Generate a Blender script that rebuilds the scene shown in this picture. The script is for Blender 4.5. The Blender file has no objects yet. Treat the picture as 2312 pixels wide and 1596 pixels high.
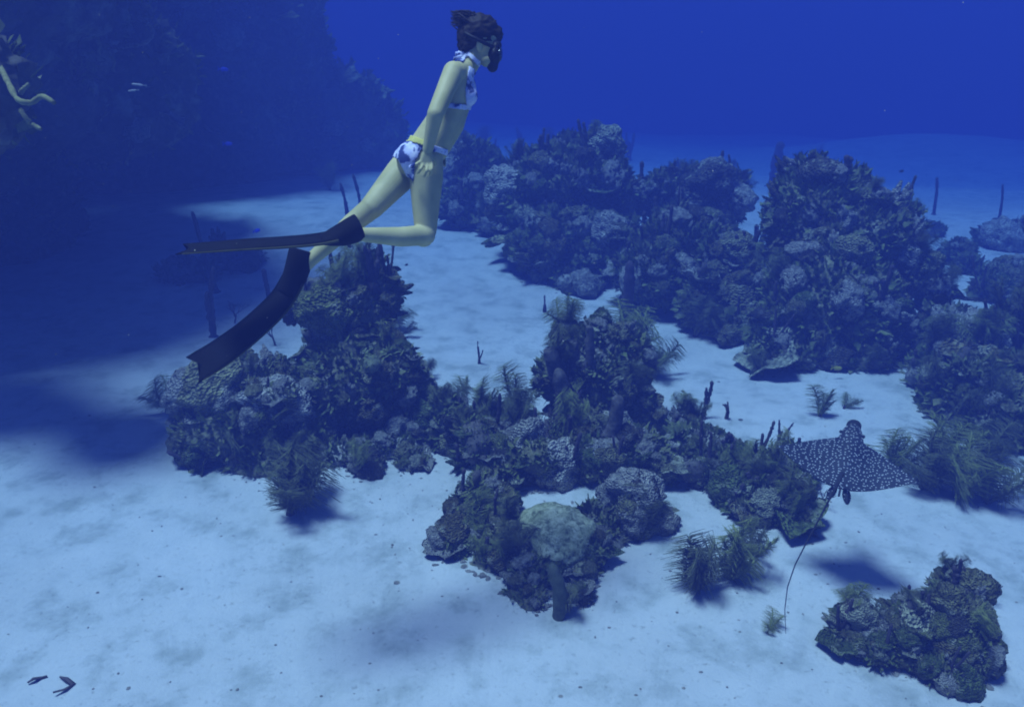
import bpy, math, random
import numpy as np
from mathutils import Vector, Matrix, Quaternion

random.seed(11)
rng = np.random.default_rng(11)
R = math.radians
SC = bpy.context.scene
COL = SC.collection

# ---------------------------------------------------------------- camera, water light, exposure
CAM_Z, PITCH, FPX = 3.4, R(22.5), 1815.0          # FPX: focal length in pixels of a 2312 px wide picture
cam_d = bpy.data.cameras.new('camera')
cam = bpy.data.objects.new('camera', cam_d); COL.objects.link(cam)
cam.location = (0, 0, CAM_Z); cam.rotation_euler = (R(90) - PITCH, 0, 0)
cam_d.sensor_width = 36.0; cam_d.lens = 36.0 * FPX / 2312.0
cam_d.clip_start = 0.05; cam_d.clip_end = 600.0
SC.camera = cam

SUN_DIR = Vector((0.27, 0.04, -1.0)).normalized()  # the way the light travels
sun_d = bpy.data.lights.new('sun', 'SUN'); sun_d.energy = 5.0; sun_d.angle = R(14)
sun_d.color = (0.93, 0.97, 1.0)                   # sunlight that has come down through the water column above
sun = bpy.data.objects.new('sun', sun_d); COL.objects.link(sun)
sun.rotation_euler = SUN_DIR.to_track_quat('-Z', 'Y').to_euler()

world = bpy.data.worlds.new('World'); SC.world = world; world.use_nodes = True
wn, wl = world.node_tree.nodes, world.node_tree.links
wn.clear()
sky = wn.new('ShaderNodeTexSky'); sky.sky_type = 'NISHITA'; sky.sun_disc = False
sky.sun_elevation = math.asin(-SUN_DIR.z); sky.sun_rotation = math.atan2(-SUN_DIR.x, -SUN_DIR.y)
tint = wn.new('ShaderNodeMix'); tint.data_type = 'RGBA'; tint.blend_type = 'MULTIPLY'
tint.inputs[0].default_value = 1.0; tint.inputs[7].default_value = (0.95, 1.0, 0.97, 1)   # the water above filters the sky too
bg = wn.new('ShaderNodeBackground'); bg.inputs[1].default_value = 0.05
wo = wn.new('ShaderNodeOutputWorld')
wl.new(sky.outputs[0], tint.inputs[6]); wl.new(tint.outputs[2], bg.inputs[0]); wl.new(bg.outputs[0], wo.inputs[0])

vs = SC.view_settings
vs.view_transform = 'Standard'; vs.look = 'None'; vs.gamma = 1.0; vs.use_curve_mapping = False
vs.exposure = 0.66
SC.render.engine = 'CYCLES'
cy = SC.cycles
cy.use_denoising = True; cy.max_bounces = 5; cy.diffuse_bounces = 1; cy.volume_bounces = 1
cy.transparent_max_bounces = 8; cy.caustics_reflective = False; cy.caustics_refractive = False
cy.filter_width = 1.9

# water between the camera and things: one closed box of even density
WATER_DENSITY = 0.120                             # red dies first, blue carries furthest
WATER_SCATTER = (0.045, 0.064, 0.268)
WATER_ABSORB = (0.0, 0.105, 0.45)

# ---------------------------------------------------------------- picture-to-place helpers
SP, CP = math.sin(PITCH), math.cos(PITCH)
FWD = np.array((0, CP, -SP)); UPV = np.array((0, SP, CP)); CAM = np.array((0, 0, CAM_Z))
def P(x, y, d):
    """the place seen at picture point x, y when it lies d metres along the lens axis"""
    return CAM + d * (FWD + np.array((1, 0, 0)) * (x - 1156) / FPX - UPV * (y - 798) / FPX)
def depth_at(y, z=0.0):
    return (CAM_Z - z) / (SP + CP * (y - 798) / FPX)
def G(x, y, z=0.0):
    return P(x, y, depth_at(y, z))
def proj(v):
    v = np.asarray(v) - CAM
    d = v @ FWD
    return np.stack([1156 + FPX * v[..., 0] / d, 798 - FPX * (v @ UPV) / d], -1), d

# ---------------------------------------------------------------- noise
def _hash(ix, iy, iz, seed):
    h = (ix.astype(np.int64) * 374761393 + iy.astype(np.int64) * 668265263 + iz.astype(np.int64) * 2147483647 + seed * 1274126177) & 0xffffffff
    h = ((h ^ (h >> 13)) * 1274126177) & 0xffffffff
    return ((h ^ (h >> 16)) & 0xffff) / 32767.5 - 1.0
def vnoise(p, seed=0):
    i = np.floor(p); f = p - i; f = f * f * (3 - 2 * f); i = i.astype(np.int64)
    out = 0
    for a in (0, 1):
        for b in (0, 1):
            for c in (0, 1):
                w = (f[:, 0] if a else 1 - f[:, 0]) * (f[:, 1] if b else 1 - f[:, 1]) * (f[:, 2] if c else 1 - f[:, 2])
                out = out + w * _hash(i[:, 0] + a, i[:, 1] + b, i[:, 2] + c, seed)
    return out
def fbm(p, octv=4, seed=0, ridge=False):
    s, a, t = 0, 1.0, 0
    for k in range(octv):
        n = vnoise(p * 2 ** k + 17.3 * k, seed + k)
        s = s + a * ((1 - 2 * np.abs(n)) if ridge else n); t += a; a *= 0.5
    return s / t

# ---------------------------------------------------------------- materials
def mat(name, build):
    m = bpy.data.materials.new(name); m.use_nodes = True
    n, l = m.node_tree.nodes, m.node_tree.links
    b = n['Principled BSDF']; b.inputs['Specular IOR Level'].default_value = 0.15; b.inputs['Roughness'].default_value = 0.85
    build(n, l, b)
    return m
def ramp(n, stops, interp='LINEAR'):
    r = n.new('ShaderNodeValToRGB'); r.color_ramp.interpolation = interp
    e = r.color_ramp.elements
    while len(e) < len(stops): e.new(0.5)
    for q, (pos, c) in zip(e, stops): q.position = pos; q.color = (*c, 1)
    return r
def texnoise(n, l, scale, detail=6, rough=0.6, coord='Object', vec=None):
    t = n.new('ShaderNodeTexNoise'); t.inputs['Scale'].default_value = scale
    t.inputs['Detail'].default_value = detail; t.inputs['Roughness'].default_value = rough
    if vec is None:
        c = n.new('ShaderNodeTexCoord'); vec = c.outputs[coord]
    l.new(vec, t.inputs['Vector'])
    return t
def add_bump(n, l, b, height, dist, strength=0.6):
    u = n.new('ShaderNodeBump'); u.inputs['Strength'].default_value = strength; u.inputs['Distance'].default_value = dist
    l.new(height, u.inputs['Height']); l.new(u.outputs[0], b.inputs['Normal'])
def mixc(n, l, fac, a, c, mode='MIX'):
    m = n.new('ShaderNodeMix'); m.data_type = 'RGBA'; m.blend_type = mode
    for sock, v in ((m.inputs[0], fac), (m.inputs[6], a), (m.inputs[7], c)):
        if isinstance(v, (int, float)): sock.default_value = v
        elif isinstance(v, tuple): sock.default_value = (*v, 1)
        else: l.new(v, sock)
    return m.outputs[2]

def b_sand(n, l, b):
    c = n.new('ShaderNodeTexCoord').outputs['Object']
    big = texnoise(n, l, 0.55, 5, 0.6, vec=c); mid = texnoise(n, l, 3.2, 6, 0.65, vec=c); fine = texnoise(n, l, 26, 5, 0.7, vec=c)
    base = ramp(n, [(0.30, (0.54, 0.53, 0.48)), (0.52, (0.61, 0.60, 0.55)), (0.72, (0.66, 0.65, 0.61))]); l.new(big.outputs[0], base.inputs[0])
    r2 = ramp(n, [(0.33, (0.66, 0.70, 0.66)), (0.50, (0.97, 0.98, 0.97)), (0.68, (1.06, 1.05, 1.03))]); l.new(mid.outputs[0], r2.inputs[0])
    r3 = ramp(n, [(0.30, (0.62, 0.62, 0.58)), (0.42, (1, 1, 1)), (1.0, (1, 1, 1))]); l.new(fine.outputs[0], r3.inputs[0])
    k = mixc(n, l, 1.0, base.outputs[0], r2.outputs[0], 'MULTIPLY'); k = mixc(n, l, 0.8, k, r3.outputs[0], 'MULTIPLY')
    l.new(k, b.inputs['Base Color'])
    s = n.new('ShaderNodeMath'); s.operation = 'ADD'; l.new(mid.outputs[0], s.inputs[0]); l.new(fine.outputs[0], s.inputs[1])
    add_bump(n, l, b, s.outputs[0], 0.03, 0.4)
M_SAND = mat('sand', b_sand)

def coral_mat(name, stops, scale=9.0, pale=0.5, bump=0.03):
    def f(n, l, b):
        oi = n.new('ShaderNodeObjectInfo')
        r = ramp(n, stops, 'CONSTANT' if len(stops) > 4 else 'LINEAR'); l.new(oi.outputs['Random'], r.inputs[0])
        c = n.new('ShaderNodeTexCoord').outputs['Object']
        a = texnoise(n, l, scale, 6, 0.65, vec=c); v = n.new('ShaderNodeTexVoronoi'); v.inputs['Scale'].default_value = scale * 3.2
        l.new(c, v.inputs['Vector'])
        q = ramp(n, [(0.33, (0.35, 0.36, 0.36)), (0.5, (0.9, 0.9, 0.9)), (0.66, (1.5, 1.5, 1.45))]); l.new(a.outputs[0], q.inputs[0])
        k = mixc(n, l, 1.0, r.outputs[0], q.outputs[0], 'MULTIPLY')
        p = texnoise(n, l, scale * 0.6, 6, 0.7, vec=c)
        pr = ramp(n, [(0.54, (0, 0, 0)), (0.64, (pale, pale, pale))]); l.new(p.outputs[0], pr.inputs[0])
        k = mixc(n, l, pr.outputs[0], k, (0.40, 0.39, 0.26))
        l.new(k, b.inputs['Base Color'])
        add_bump(n, l, b, v.outputs['Distance'], bump, 0.8)
    return mat(name, f)
STOPS = [(0.0, (0.17, 0.145, 0.05)), (0.16, (0.14, 0.17, 0.04)), (0.32, (0.22, 0.205, 0.08)), (0.5, (0.09, 0.08, 0.05)),
         (0.64, (0.29, 0.275, 0.12)), (0.78, (0.19, 0.20, 0.05)), (0.88, (0.43, 0.42, 0.26))]
M_ROCK = coral_mat('reef_rock', [(0.0, (0.16, 0.15, 0.07)), (1.0, (0.20, 0.19, 0.09))], 7.0, 0.85)
M_CORAL = coral_mat('coral', STOPS, 2.4, 0.8, 0.12)
M_PALE = coral_mat('pale_dead_coral', [(0.0, (0.40, 0.37, 0.29)), (1.0, (0.50, 0.47, 0.38))], 3.0, 0.4, 0.10)
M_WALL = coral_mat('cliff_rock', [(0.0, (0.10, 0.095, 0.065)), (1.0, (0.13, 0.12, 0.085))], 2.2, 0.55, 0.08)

def plain(name, col, scale=14, amp=0.35, rough=0.85, bump=0.006):
    def f(n, l, b):
        t = texnoise(n, l, scale, 5, 0.6)
        q = ramp(n, [(0.3, tuple(v * (1 - amp) for v in col)), (0.7, tuple(min(1, v * (1 + amp)) for v in col))])
        l.new(t.outputs[0], q.inputs[0]); l.new(q.outputs[0], b.inputs['Base Color']); b.inputs['Roughness'].default_value = rough
        add_bump(n, l, b, t.outputs[0], bump, 0.5)
    return mat(name, f)
M_PLUME = plain('plume_olive', (0.23, 0.25, 0.065)); M_PLUMED = plain('plume_purple_brown', (0.145, 0.15, 0.06))
M_ROD = plain('rod_brown', (0.07, 0.055, 0.06)); M_SPONGE = plain('sponge_brown', (0.12, 0.105, 0.085), 22, .6, .9, .03)
M_OLIVE = plain('sponge_olive', (0.15, 0.16, 0.08), 16, .5); M_YELLOW = plain('sponge_yellow', (0.42, 0.36, 0.06))
M_WHIP = plain('rope_sponge', (0.24, 0.235, 0.09)); M_TURF = None; M_LEAF = plain('leafy_algae', (0.15, 0.165, 0.055), 9, 0.5)
M_COLUMN = plain('column_sponge', (0.085, 0.095, 0.05), 16, .5); M_TWIG = plain('twig', (0.10, 0.08, 0.07)); M_RUB = plain('rubble', (0.22, 0.2, 0.16), 20, 0.6)

def patchy(name, stops, scale):
    def f(n, l, b):
        t = texnoise(n, l, scale, 5, 0.65); q = ramp(n, stops); l.new(t.outputs[0], q.inputs[0]); l.new(q.outputs[0], b.inputs['Base Color'])
    return mat(name, f)
M_TURF = patchy('turf_algae', [(.30, (.065, .07, .028)), (.45, (.13, .155, .035)), (.54, (.23, .24, .07)), (.62, (.16, .155, .07)), (.70, (.40, .40, .25))], 4.5)
# ---------------------------------------------------------------- object helpers
def make_mesh(name, v, f, m, smooth=True):
    me = bpy.data.meshes.new(name)
    v = np.asarray(v, dtype=np.float32)
    if isinstance(f, np.ndarray):
        k = f.shape[1]
        me.vertices.add(len(v)); me.vertices.foreach_set('co', v.ravel())
        me.loops.add(f.size); me.loops.foreach_set('vertex_index', f.ravel().astype(np.int32))
        me.polygons.add(len(f)); me.polygons.foreach_set('loop_start', np.arange(0, f.size, k, dtype=np.int32))
        me.update(calc_edges=True)
    else:
        me.from_pydata([tuple(x) for x in v], [], f); me.update()
    if smooth: me.polygons.foreach_set('use_smooth', np.ones(len(me.polygons), dtype=bool))
    if m: me.materials.append(m)
    return me
def link(name, data, parent=None, loc=None, rot=None, scale=None):
    o = bpy.data.objects.new(name, data); COL.objects.link(o)
    if parent is not None: o.parent = parent
    if loc is not None: o.location = loc
    if rot is not None: o.rotation_mode = 'QUATERNION'; o.rotation_quaternion = rot
    if scale is not None: o.scale = scale if hasattr(scale, '__len__') else (scale,) * 3
    return o
def tag(o, label, cat, group=None, kind=None):
    if label: o['label'] = label
    if cat: o['category'] = cat
    if group: o['group'] = group
    if kind: o['kind'] = kind
    return o
def thing(name, label, cat, loc, group=None):
    o = link(name, None, loc=loc); o.empty_display_size = 0.1
    return tag(o, label, cat, group)

class Bag:
    def __init__(s): s.v, s.f, s.n = [], [], 0
    def add(s, v, f):
        s.v.append(np.asarray(v, float)); s.f += [tuple(i + s.n for i in q) for q in f]; s.n += len(v)
    def tube(s, pts, rad, k=6, cap=True):
        pts = np.asarray(pts, float); m = len(pts)
        rad = np.full(m, rad) if np.isscalar(rad) else np.asarray(rad, float)
        t = np.gradient(pts, axis=0); t /= np.linalg.norm(t, axis=1)[:, None] + 1e-9
        ref = np.array((0.31, 0.87, 0.38)); 
        if abs(t[0] @ ref) > 0.92: ref = np.array((0.9, -0.2, 0.3))
        a = np.cross(t, ref); a /= np.linalg.norm(a, axis=1)[:, None] + 1e-9
        b = np.cross(t, a)
        ang = np.linspace(0, 2 * math.pi, k, endpoint=False)
        ring = a[:, None, :] * np.cos(ang)[None, :, None] + b[:, None, :] * np.sin(ang)[None, :, None]
        v = (pts[:, None, :] + ring * rad[:, None, None]).reshape(-1, 3)
        f = [(i * k + j, i * k + (j + 1) % k, (i + 1) * k + (j + 1) % k, (i + 1) * k + j) for i in range(m - 1) for j in range(k)]
        if cap: f += [tuple(range(k))[::-1], tuple((m - 1) * k + j for j in range(k))]
        s.add(v, f)
    def mesh(s, name, m, smooth=True): return make_mesh(name, np.concatenate(s.v), s.f, m, smooth)

import bmesh
def ico(sub):
    bm = bmesh.new(); bmesh.ops.create_icosphere(bm, subdivisions=sub, radius=1.0)
    v = np.array([q.co[:] for q in bm.verts]); f = np.array([[q.index for q in p.verts] for p in bm.faces]); bm.free()
    return v, f
ICO = {k: ico(k) for k in (1, 2, 3, 4, 5)}

def quat_to(nrm, spin=None):
    q = Vector(nrm).to_track_quat('Z', 'Y')
    return q @ Quaternion((0, 0, 1), random.uniform(0, 6.28) if spin is None else spin)

# ---------------------------------------------------------------- the sea floor
def terrain(x, y):
    p = np.stack([x, y, np.zeros_like(x)], -1)
    h = 0.16 * vnoise(p * 0.22, 3) + 0.035 * vnoise(p * 0.9, 5) + 0.008 * vnoise(p * 2.6, 8)
    h = h * np.clip((np.hypot(x, y) - 1) / 6, 0.35, 1)
    edge = 62.0 - 0.22 * np.clip(x, -12, 30) + 1.2 * vnoise(p * 0.15, 9)      # where the sand falls away
    h = h - 2.2 * np.clip((y - edge) / 7, 0, 3) ** 1.3
    h = h + 1.0 * np.exp(-(((x + 3.9) / 1.8) ** 2 + ((y - 25.0) / 3.5) ** 2))  # pale bank behind the cliff
    h = h - 0.08 * np.clip(y - 15, 0, 60)
    h = h - 0.045 * np.clip(x, -4, 14) * np.clip((y - 11) / 10, 0, 1)
    h = h + 1.0 * np.exp(-(((x - 20) / 7.0) ** 2 + ((y - 38) / 5.0) ** 2))      # far hump
    return h
def ground_z(x, y): return float(terrain(np.array([x]), np.array([y]))[0])
def axis(lo, hi, a, b, fine, coarse):
    s = [lo]
    while s[-1] < hi: s.append(s[-1] + (fine if a <= s[-1] <= b else min(coarse, fine + 0.12 * min(abs(s[-1] - a), abs(s[-1] - b)))))
    return np.array(s)
gx, gy = axis(-70, 70, -7, 7, 0.05, 3.0), axis(-25, 90, 2.0, 12, 0.05, 3.0)
X, Y = np.meshgrid(gx, gy); hz = terrain(X.ravel(), Y.ravel())
hz += 0.003 * vnoise(np.stack([X.ravel(), Y.ravel(), 0 * hz], -1) * 7, 21)
nv, nx = np.stack([X.ravel(), Y.ravel(), hz], -1), len(gx)
ii = np.arange(len(gx) * len(gy)).reshape(len(gy), len(gx))
fc = np.stack([ii[:-1, :-1], ii[:-1, 1:], ii[1:, 1:], ii[1:, :-1]], -1).reshape(-1, 4)
tag(link('sand_floor', make_mesh('sand_floor', nv, fc, M_SAND)), 'pale rippled sand sea floor', 'sand', kind='structure')

# ---------------------------------------------------------------- small corals that grow on the heads (shared meshes)
def lib_knob(i):
    v, f = ICO[4]; v = v.copy()
    d = 1 + 0.45 * fbm(v * 1.5 + i * 7.1, 2, i) + 0.30 * fbm(v * 3.6 + i * 3.3, 3, i + 9, True)
    v = v * d[:, None] * (1, 1, 0.75 + 0.1 * (i % 3)); v[:, 2] += 0.25
    return make_mesh('coral_knob', v, f, M_CORAL)
def lib_dome(i):
    v, f = ICO[3]; v = v.copy()
    d = 1 + 0.10 * fbm(v * 1.3 + i * 5.1, 2, i) + 0.05 * np.abs(np.sin(9 * v[:, 0] + 4 * vnoise(v * 2.5 + i, i)))
    v = v * d[:, None] * (1, 1, 0.62)
    return make_mesh('brain_knob', v, f, M_PALE if i % 2 else M_CORAL)
def lib_plate(i):
    n, m = 22, 6; vs_, fs = [], []
    r0 = random.Random(i)
    ph = [r0.uniform(0, 6) for _ in range(4)]
    for side in (1, -1):
        for a in range(m + 1):
            for k in range(n):
                t = 2 * math.pi * k / n; rr = a / m * (1 + 0.18 * math.sin(2 * t + ph[0]) + 0.13 * math.sin(5 * t + ph[1]) + 0.07 * math.sin(9 * t + ph[2]))
                z = 0.22 * (a / m) ** 2 + 0.10 * math.sin(4 * t + ph[3]) * (a / m) ** 2 + side * 0.05 * (1.15 - (a / m) ** 4)
                vs_.append((rr * math.cos(t), rr * math.sin(t) * 0.8, z))
        o = 0 if side == 1 else (m + 1) * n
        for a in range(m):
            for k in range(n):
                q = (o + a * n + k, o + a * n + (k + 1) % n, o + (a + 1) * n + (k + 1) % n, o + (a + 1) * n + k)
                fs.append(q if side == -1 else q[::-1])
    h = (m + 1) * n
    fs += [(m * n + k, m * n + (k + 1) % n, h + m * n + (k + 1) % n, h + m * n + k) for k in range(n)]
    return make_mesh('coral_plate', vs_, fs, M_CORAL)
def lib_fingers(i):
    b = Bag(); r0 = random.Random(i + 50)
    for k in range(9):
        a = r0.uniform(0, 6.28); s = r0.uniform(0.0, 0.75); h = r0.uniform(0.8, 1.7) * (1.2 - 0.5 * s)
        p0 = np.array((0.45 * s * math.cos(a), 0.45 * s * math.sin(a), -0.2)); p3 = p0 + np.array((0.7 * s * math.cos(a), 0.7 * s * math.sin(a), h))
        mid = (p0 + p3) / 2 + np.array((r0.uniform(-.12, .12), r0.uniform(-.12, .12), 0.05))
        w = r0.uniform(0.14, 0.22)
        b.tube([p0, (p0 + mid) / 2, mid, (mid + p3) / 2 + (0, 0, .05), p3], [w * .9, w, w * 1.05, w * .95, w * .45], 7)
    return b.mesh('finger_coral', M_CORAL)
def lib_leafy(i):
    b = Bag(); r0 = random.Random(i + 90)
    for k in range(34):
        a = r0.uniform(0, 6.28); el = r0.uniform(0.15, 1.4); L = r0.uniform(0.6, 1.35); w = r0.uniform(0.10, 0.26)
        d = np.array((math.cos(a) * math.cos(el), math.sin(a) * math.cos(el), math.sin(el))); s = np.cross(d, (0.2, 0.1, 1)); s /= np.linalg.norm(s) + 1e-6
        u = np.cross(s, d); p0 = np.array((r0.uniform(-.3, .3), r0.uniform(-.3, .3), -0.1))
        v = [p0 - s * w * .3, p0 + s * w * .3, p0 + d * L * .5 + s * w - u * .05, p0 + d * L * .5 - s * w - u * .05, p0 + d * L + s * w * .4 - u * .22, p0 + d * L - s * w * .4 - u * .22]
        b.add(v, [(0, 1, 2, 3), (3, 2, 4, 5)])
    return b.mesh('leafy_algae', M_LEAF, False)
def lib_tubes(i):
    b = Bag(); r0 = random.Random(i + 130)
    for k in range(3):
        a = r0.uniform(0, 6.28); h = r0.uniform(0.9, 1.8); x, y = 0.3 * math.cos(a) * k, 0.3 * math.sin(a) * k
        zz = np.array([-.2, .2 * h, .6 * h, h, h * 1.01, h * .8, h * .55]); rr = np.array([.17, .22, .25, .27, .20, .17, .10])
        b.tube(np.stack([x + .12 * zz * math.cos(a), y + .12 * zz * math.sin(a), zz], -1) + 0, rr, 9)
    return b.mesh('tube_sponge', M_SPONGE)
LIB = {'coral_knob': [lib_knob(i) for i in range(5)], 'brain_knob': [lib_dome(i) for i in range(3)], 'coral_plate': [lib_plate(i) for i in range(4)],
       'finger_coral': [lib_fingers(i) for i in range(3)], 'leafy_algae': [lib_leafy(i) for i in range(4)], 'tube_sponge': [lib_tubes(i) for i in range(2)]}
MIX = (['coral_knob'] * 13 + ['brain_knob'] * 3 + ['coral_plate'] * 6 + ['finger_coral'] * 6 + ['leafy_algae'] * 5 + ['tube_sponge'] * 2)

# ---------------------------------------------------------------- coral heads
ALL_LOBES = []; SPROUT = []
CLEAR = [(P(1252, 1172, 5.3), 0.30), (P(1262, 1300, 5.0), 0.10)]        # room for the brain coral and the column sponge before it
def surf_depth(x, y, d, reach=1.3):
    """where the sight line through x, y first meets a coral head, if that is near d"""
    best, u = d, P(x, y, 1.0) - CAM
    for c, r in ALL_LOBES:
        a, b, k = (u / r) @ (u / r), ((CAM - c) / r) @ (u / r), ((CAM - c) / r) @ ((CAM - c) / r) - 1.0
        q = b * b - a * k
        if q > 0:
            t = (-b - math.sqrt(q)) / a
            if d - reach < t < best: best = t
    return best - 0.02
def foot(x, y, d):
    """distance of a plant's foot: on the coral head seen there, else on the sand seen there"""
    t = surf_depth(x, y, d)
    if t < d - 0.03: return t
    p = P(x, y, d)
    if any((((p - c) / (r * 1.12)) ** 2).sum() < 1 for c, r in ALL_LOBES): return d
    for _ in range(6):
        g = P(x, y, d); d = depth_at(y, ground_z(g[0], g[1]))
        if not 1 < d < 40: return t
    return d
def lobe_mesh(c, r, seed, sub=4, amp=0.22, freq=1.0):
    v, f = ICO[sub]
    q = v * np.asarray(r)
    fr = freq * 1.5 / max(0.25, float(np.mean(r)))
    d = amp * fbm((q + c) * fr, 4, seed) + 0.6 * amp * fbm((q + c) * fr * 2.7, 3, seed + 5, True) - 0.1 * amp
    return c + q * (1 + d)[:, None], f
def coral_head(name, label, cat, lobes, pieces=120, size=(0.05, 0.13), turf=4000, turf_len=0.05, mtl=None, seed=1, group=None, mix=None, amp=0.30, turf_mat=None, sub=4, pale=0.26, spurs=0, who=None, rods=0, plumes=0):
    """lobes: (centre, radii) in metres. A rock core, single corals set on it, a fuzz of turf algae."""
    lobes = [(np.asarray(c, float), np.asarray(r, float)) for c, r in lobes]
    if cat in ('coral head', 'boulder', 'rock', 'brain coral'):                # heads stand in the sand
        gap = min(c[2] - r[2] - ground_z(c[0], c[1]) for c, r in lobes)
        if gap > -.04: lobes = [(c - (0, 0, gap + .06), r) for c, r in lobes]
    ALL_LOBES.extend(lobes)
    rl = random.Random(seed + 900)
    for _ in range(spurs):
        c, r = rl.choice(lobes); a = rl.uniform(0, 6.28); e = rl.uniform(-.1, 1.45); m_ = float(np.mean(r)) * rl.uniform(.20, .40)
        cc = c + r * 0.95 * np.array((math.cos(a) * math.cos(e), math.sin(a) * math.cos(e), math.sin(e)))
        if any(np.linalg.norm(cc - q) < w + m_ for q, w in CLEAR) or cc[2] < 0.1: continue
        lobes.append((cc, np.array((m_, m_, m_ * rl.uniform(.8, 1.9)))))
    base = np.mean([c for c, r in lobes], axis=0); base[2] = ground_z(base[0], base[1])
    root = thing(name, label, cat, base, group)
    V, F, N, n0 = [], [], [], 0
    for k, (c, r) in enumerate(lobes):
        v, f = lobe_mesh(c, r, seed * 31 + k * 3, sub, amp)
        V.append(v); F.append(f + n0); n0 += len(v)
        g = (v - c) / r ** 2; N.append(g / np.linalg.norm(g, axis=1)[:, None])
    V, F, N = np.concatenate(V), np.concatenate(F), np.concatenate(N)
    o = link('rock', make_mesh('rock', V - base, F, mtl or M_ROCK), root); o['kind'] = 'thing'
    # which points of the core lie open
    keep = np.ones(len(V), bool)
    for c, r in lobes: keep &= (((V - c) / (r * 0.93)) ** 2).sum(1) > 0.72
    zg = terrain(V[:, 0], V[:, 1])
    keep &= (V[:, 2] > zg + 0.01)
    tow = (CAM - V); tow /= np.linalg.norm(tow, axis=1)[:, None]
    keep &= ((N * tow).sum(1) > -0.45)
    idx = np.nonzero(keep)[0]
    if len(idx) == 0: return root
    area = np.concatenate([np.full(len(ICO[sub][0]), float(np.mean(r)) ** 2) for c, r in lobes])[idx]
    pr = area * np.where(N[idx, 2] < -0.3, 0.35, 1.0); pr /= pr.sum()
    rr = random.Random(seed)
    rs = np.random.default_rng(seed)
    for q in rs.choice(idx, size=pieces, p=pr):
        kind = rr.choice(mix or MIX); me = rr.choice(LIB[kind])
        s = size[0] * (size[1] / size[0]) ** (rr.random() ** 1.5) * (1.7 if rr.random() < .07 else 1.0)
        if any(np.linalg.norm(V[q] - cc) < cr for cc, cr in CLEAR): continue
        nrm = N[q] + np.array((rr.uniform(-.3, .3), rr.uniform(-.3, .3), rr.uniform(0.1, 0.7)))
        if kind in ('coral_plate',): nrm = N[q] * 0.5 + np.array((rr.uniform(-.3, .3), rr.uniform(-.3, .3), 1.0)); s *= 1.5
        if kind in ('leafy_algae', 'finger_coral'): s *= 0.95
        if kind == 'tube_sponge': nrm = N[q] * 0.4 + np.array((0, 0, 1.0)); s *= 0.8
        o = link(kind, me, root, V[q] - base, quat_to(nrm, rr.uniform(0, 6.28)), (s * rr.uniform(.8, 1.25), s * rr.uniform(.8, 1.25), s * rr.uniform(.7, 1.3)))
        if kind != 'leafy_algae' and rr.random() < pale: o.material_slots[0].link = 'OBJECT'; o.material_slots[0].material = M_PALE
    if who:
        up = idx[(N[idx, 2] > 0.15)]
        if len(up):
            dd = float(np.mean((V[up] - CAM) @ FWD)); k = dd / FPX
            for j in range(rods):
                v = V[rr.choice(list(up))]
                if any(np.linalg.norm(v - cc) < cr for cc, cr in CLEAR): continue
                SPROUT.append(('rod', f'short sea rod sprouting from the {who}', v, rr.uniform(40, 100) * k * (1 if dd < 9 else .75), rr.uniform(6, 11) * k, rr.choice((1, 1, 2, 3)), f'short rods on the {who}', rr.random()))
            for j in range(int(plumes * 1.7)):
                v = V[rr.choice(list(up))]
                if any(np.linalg.norm(v - cc) < cr for cc, cr in CLEAR): continue
                SPROUT.append(('plume', f'small feathery plume on the {who}', v, rr.uniform(45, 105) * k * (1 if dd < 9 else .55), 0, rr.randint(3, 7), f'small plumes on the {who}', rr.random()))
    if turf:
        q = rs.choice(idx, size=turf, p=pr)
        p = V[q] - base + rs.normal(0, 0.25 * turf_len, (turf, 3)) + N[q] * turf_len * 0.0
        d = N[q] + rs.normal(0, 0.55, (turf, 3)) + np.array((0, 0, 0.35)); d /= np.linalg.norm(d, axis=1)[:, None]
        s_ = np.cross(d, rs.normal(0, 1, (turf, 3))); s_ /= np.linalg.norm(s_, axis=1)[:, None]
        L = turf_len * rs.uniform(0.5, 1.8, (turf, 1)); w = L * rs.uniform(0.12, 0.4, (turf, 1))
        a, b_, c_, e = p - s_ * w * .5, p + s_ * w * .5, p + d * L * .6 + s_ * w, p + d * L - s_ * w * 0.3
        vv = np.stack([a, b_, c_, e], 1).reshape(-1, 3)
        t = link('turf_algae', make_mesh('turf_algae', vv, np.arange(len(vv)).reshape(-1, 4), turf_mat or M_TURF, False), root); t['kind'] = 'stuff'
    return root
def LB(items):
    """lobes from picture ellipses: x, y, half width, half height, distance"""
    out = []
    for x, y, rx, ry, d in items:
        q = SP + CP * (y - 798) / FPX; rz = .84 * ry * d / FPX
        if CAM_Z - d * q < .3 * rz: d = (CAM_Z - .4 * rz) / q       # never more than half sunk in the sand
        k = 0.84 * d / FPX
        out.append((P(x, y, d), (rx * k, 0.85 * min(rx, 1.4 * ry) * k + 0.04, ry * k)))
    return out

coral_head('coral_mound', 'tall dark coral head with two humps below the diver and her lower fin', 'coral head',
    LB([(560, 960, 150, 130, 6.8), (510, 880, 95, 95, 6.9), (650, 910, 95, 100, 7.0), (800, 850, 130, 130, 7.1), (790, 720, 95, 100, 7.2), (848, 660, 46, 90, 7.2), (700, 690, 40, 45, 7.3),
        (900, 890, 72, 120, 7.0), (600, 1050, 95, 45, 6.6), (470, 960, 70, 90, 6.8), (660, 990, 80, 80, 6.7)]),
    300, (0.045, 0.13), 9000, 0.05, seed=2, who='two-humped coral head', rods=9, plumes=12, spurs=18)
coral_head('coral_rubble', 'low pale rubble ledge at the right foot of the two-humped head', 'coral rubble',
    LB([(880, 1015, 85, 38, 6.75), (770, 1035, 60, 28, 6.6), (930, 1045, 35, 22, 6.5), (830, 1055, 35, 22, 6.45)]), 70, (0.04, 0.09), 1500, 0.04, mtl=M_PALE, seed=3, pale=.55)
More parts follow.
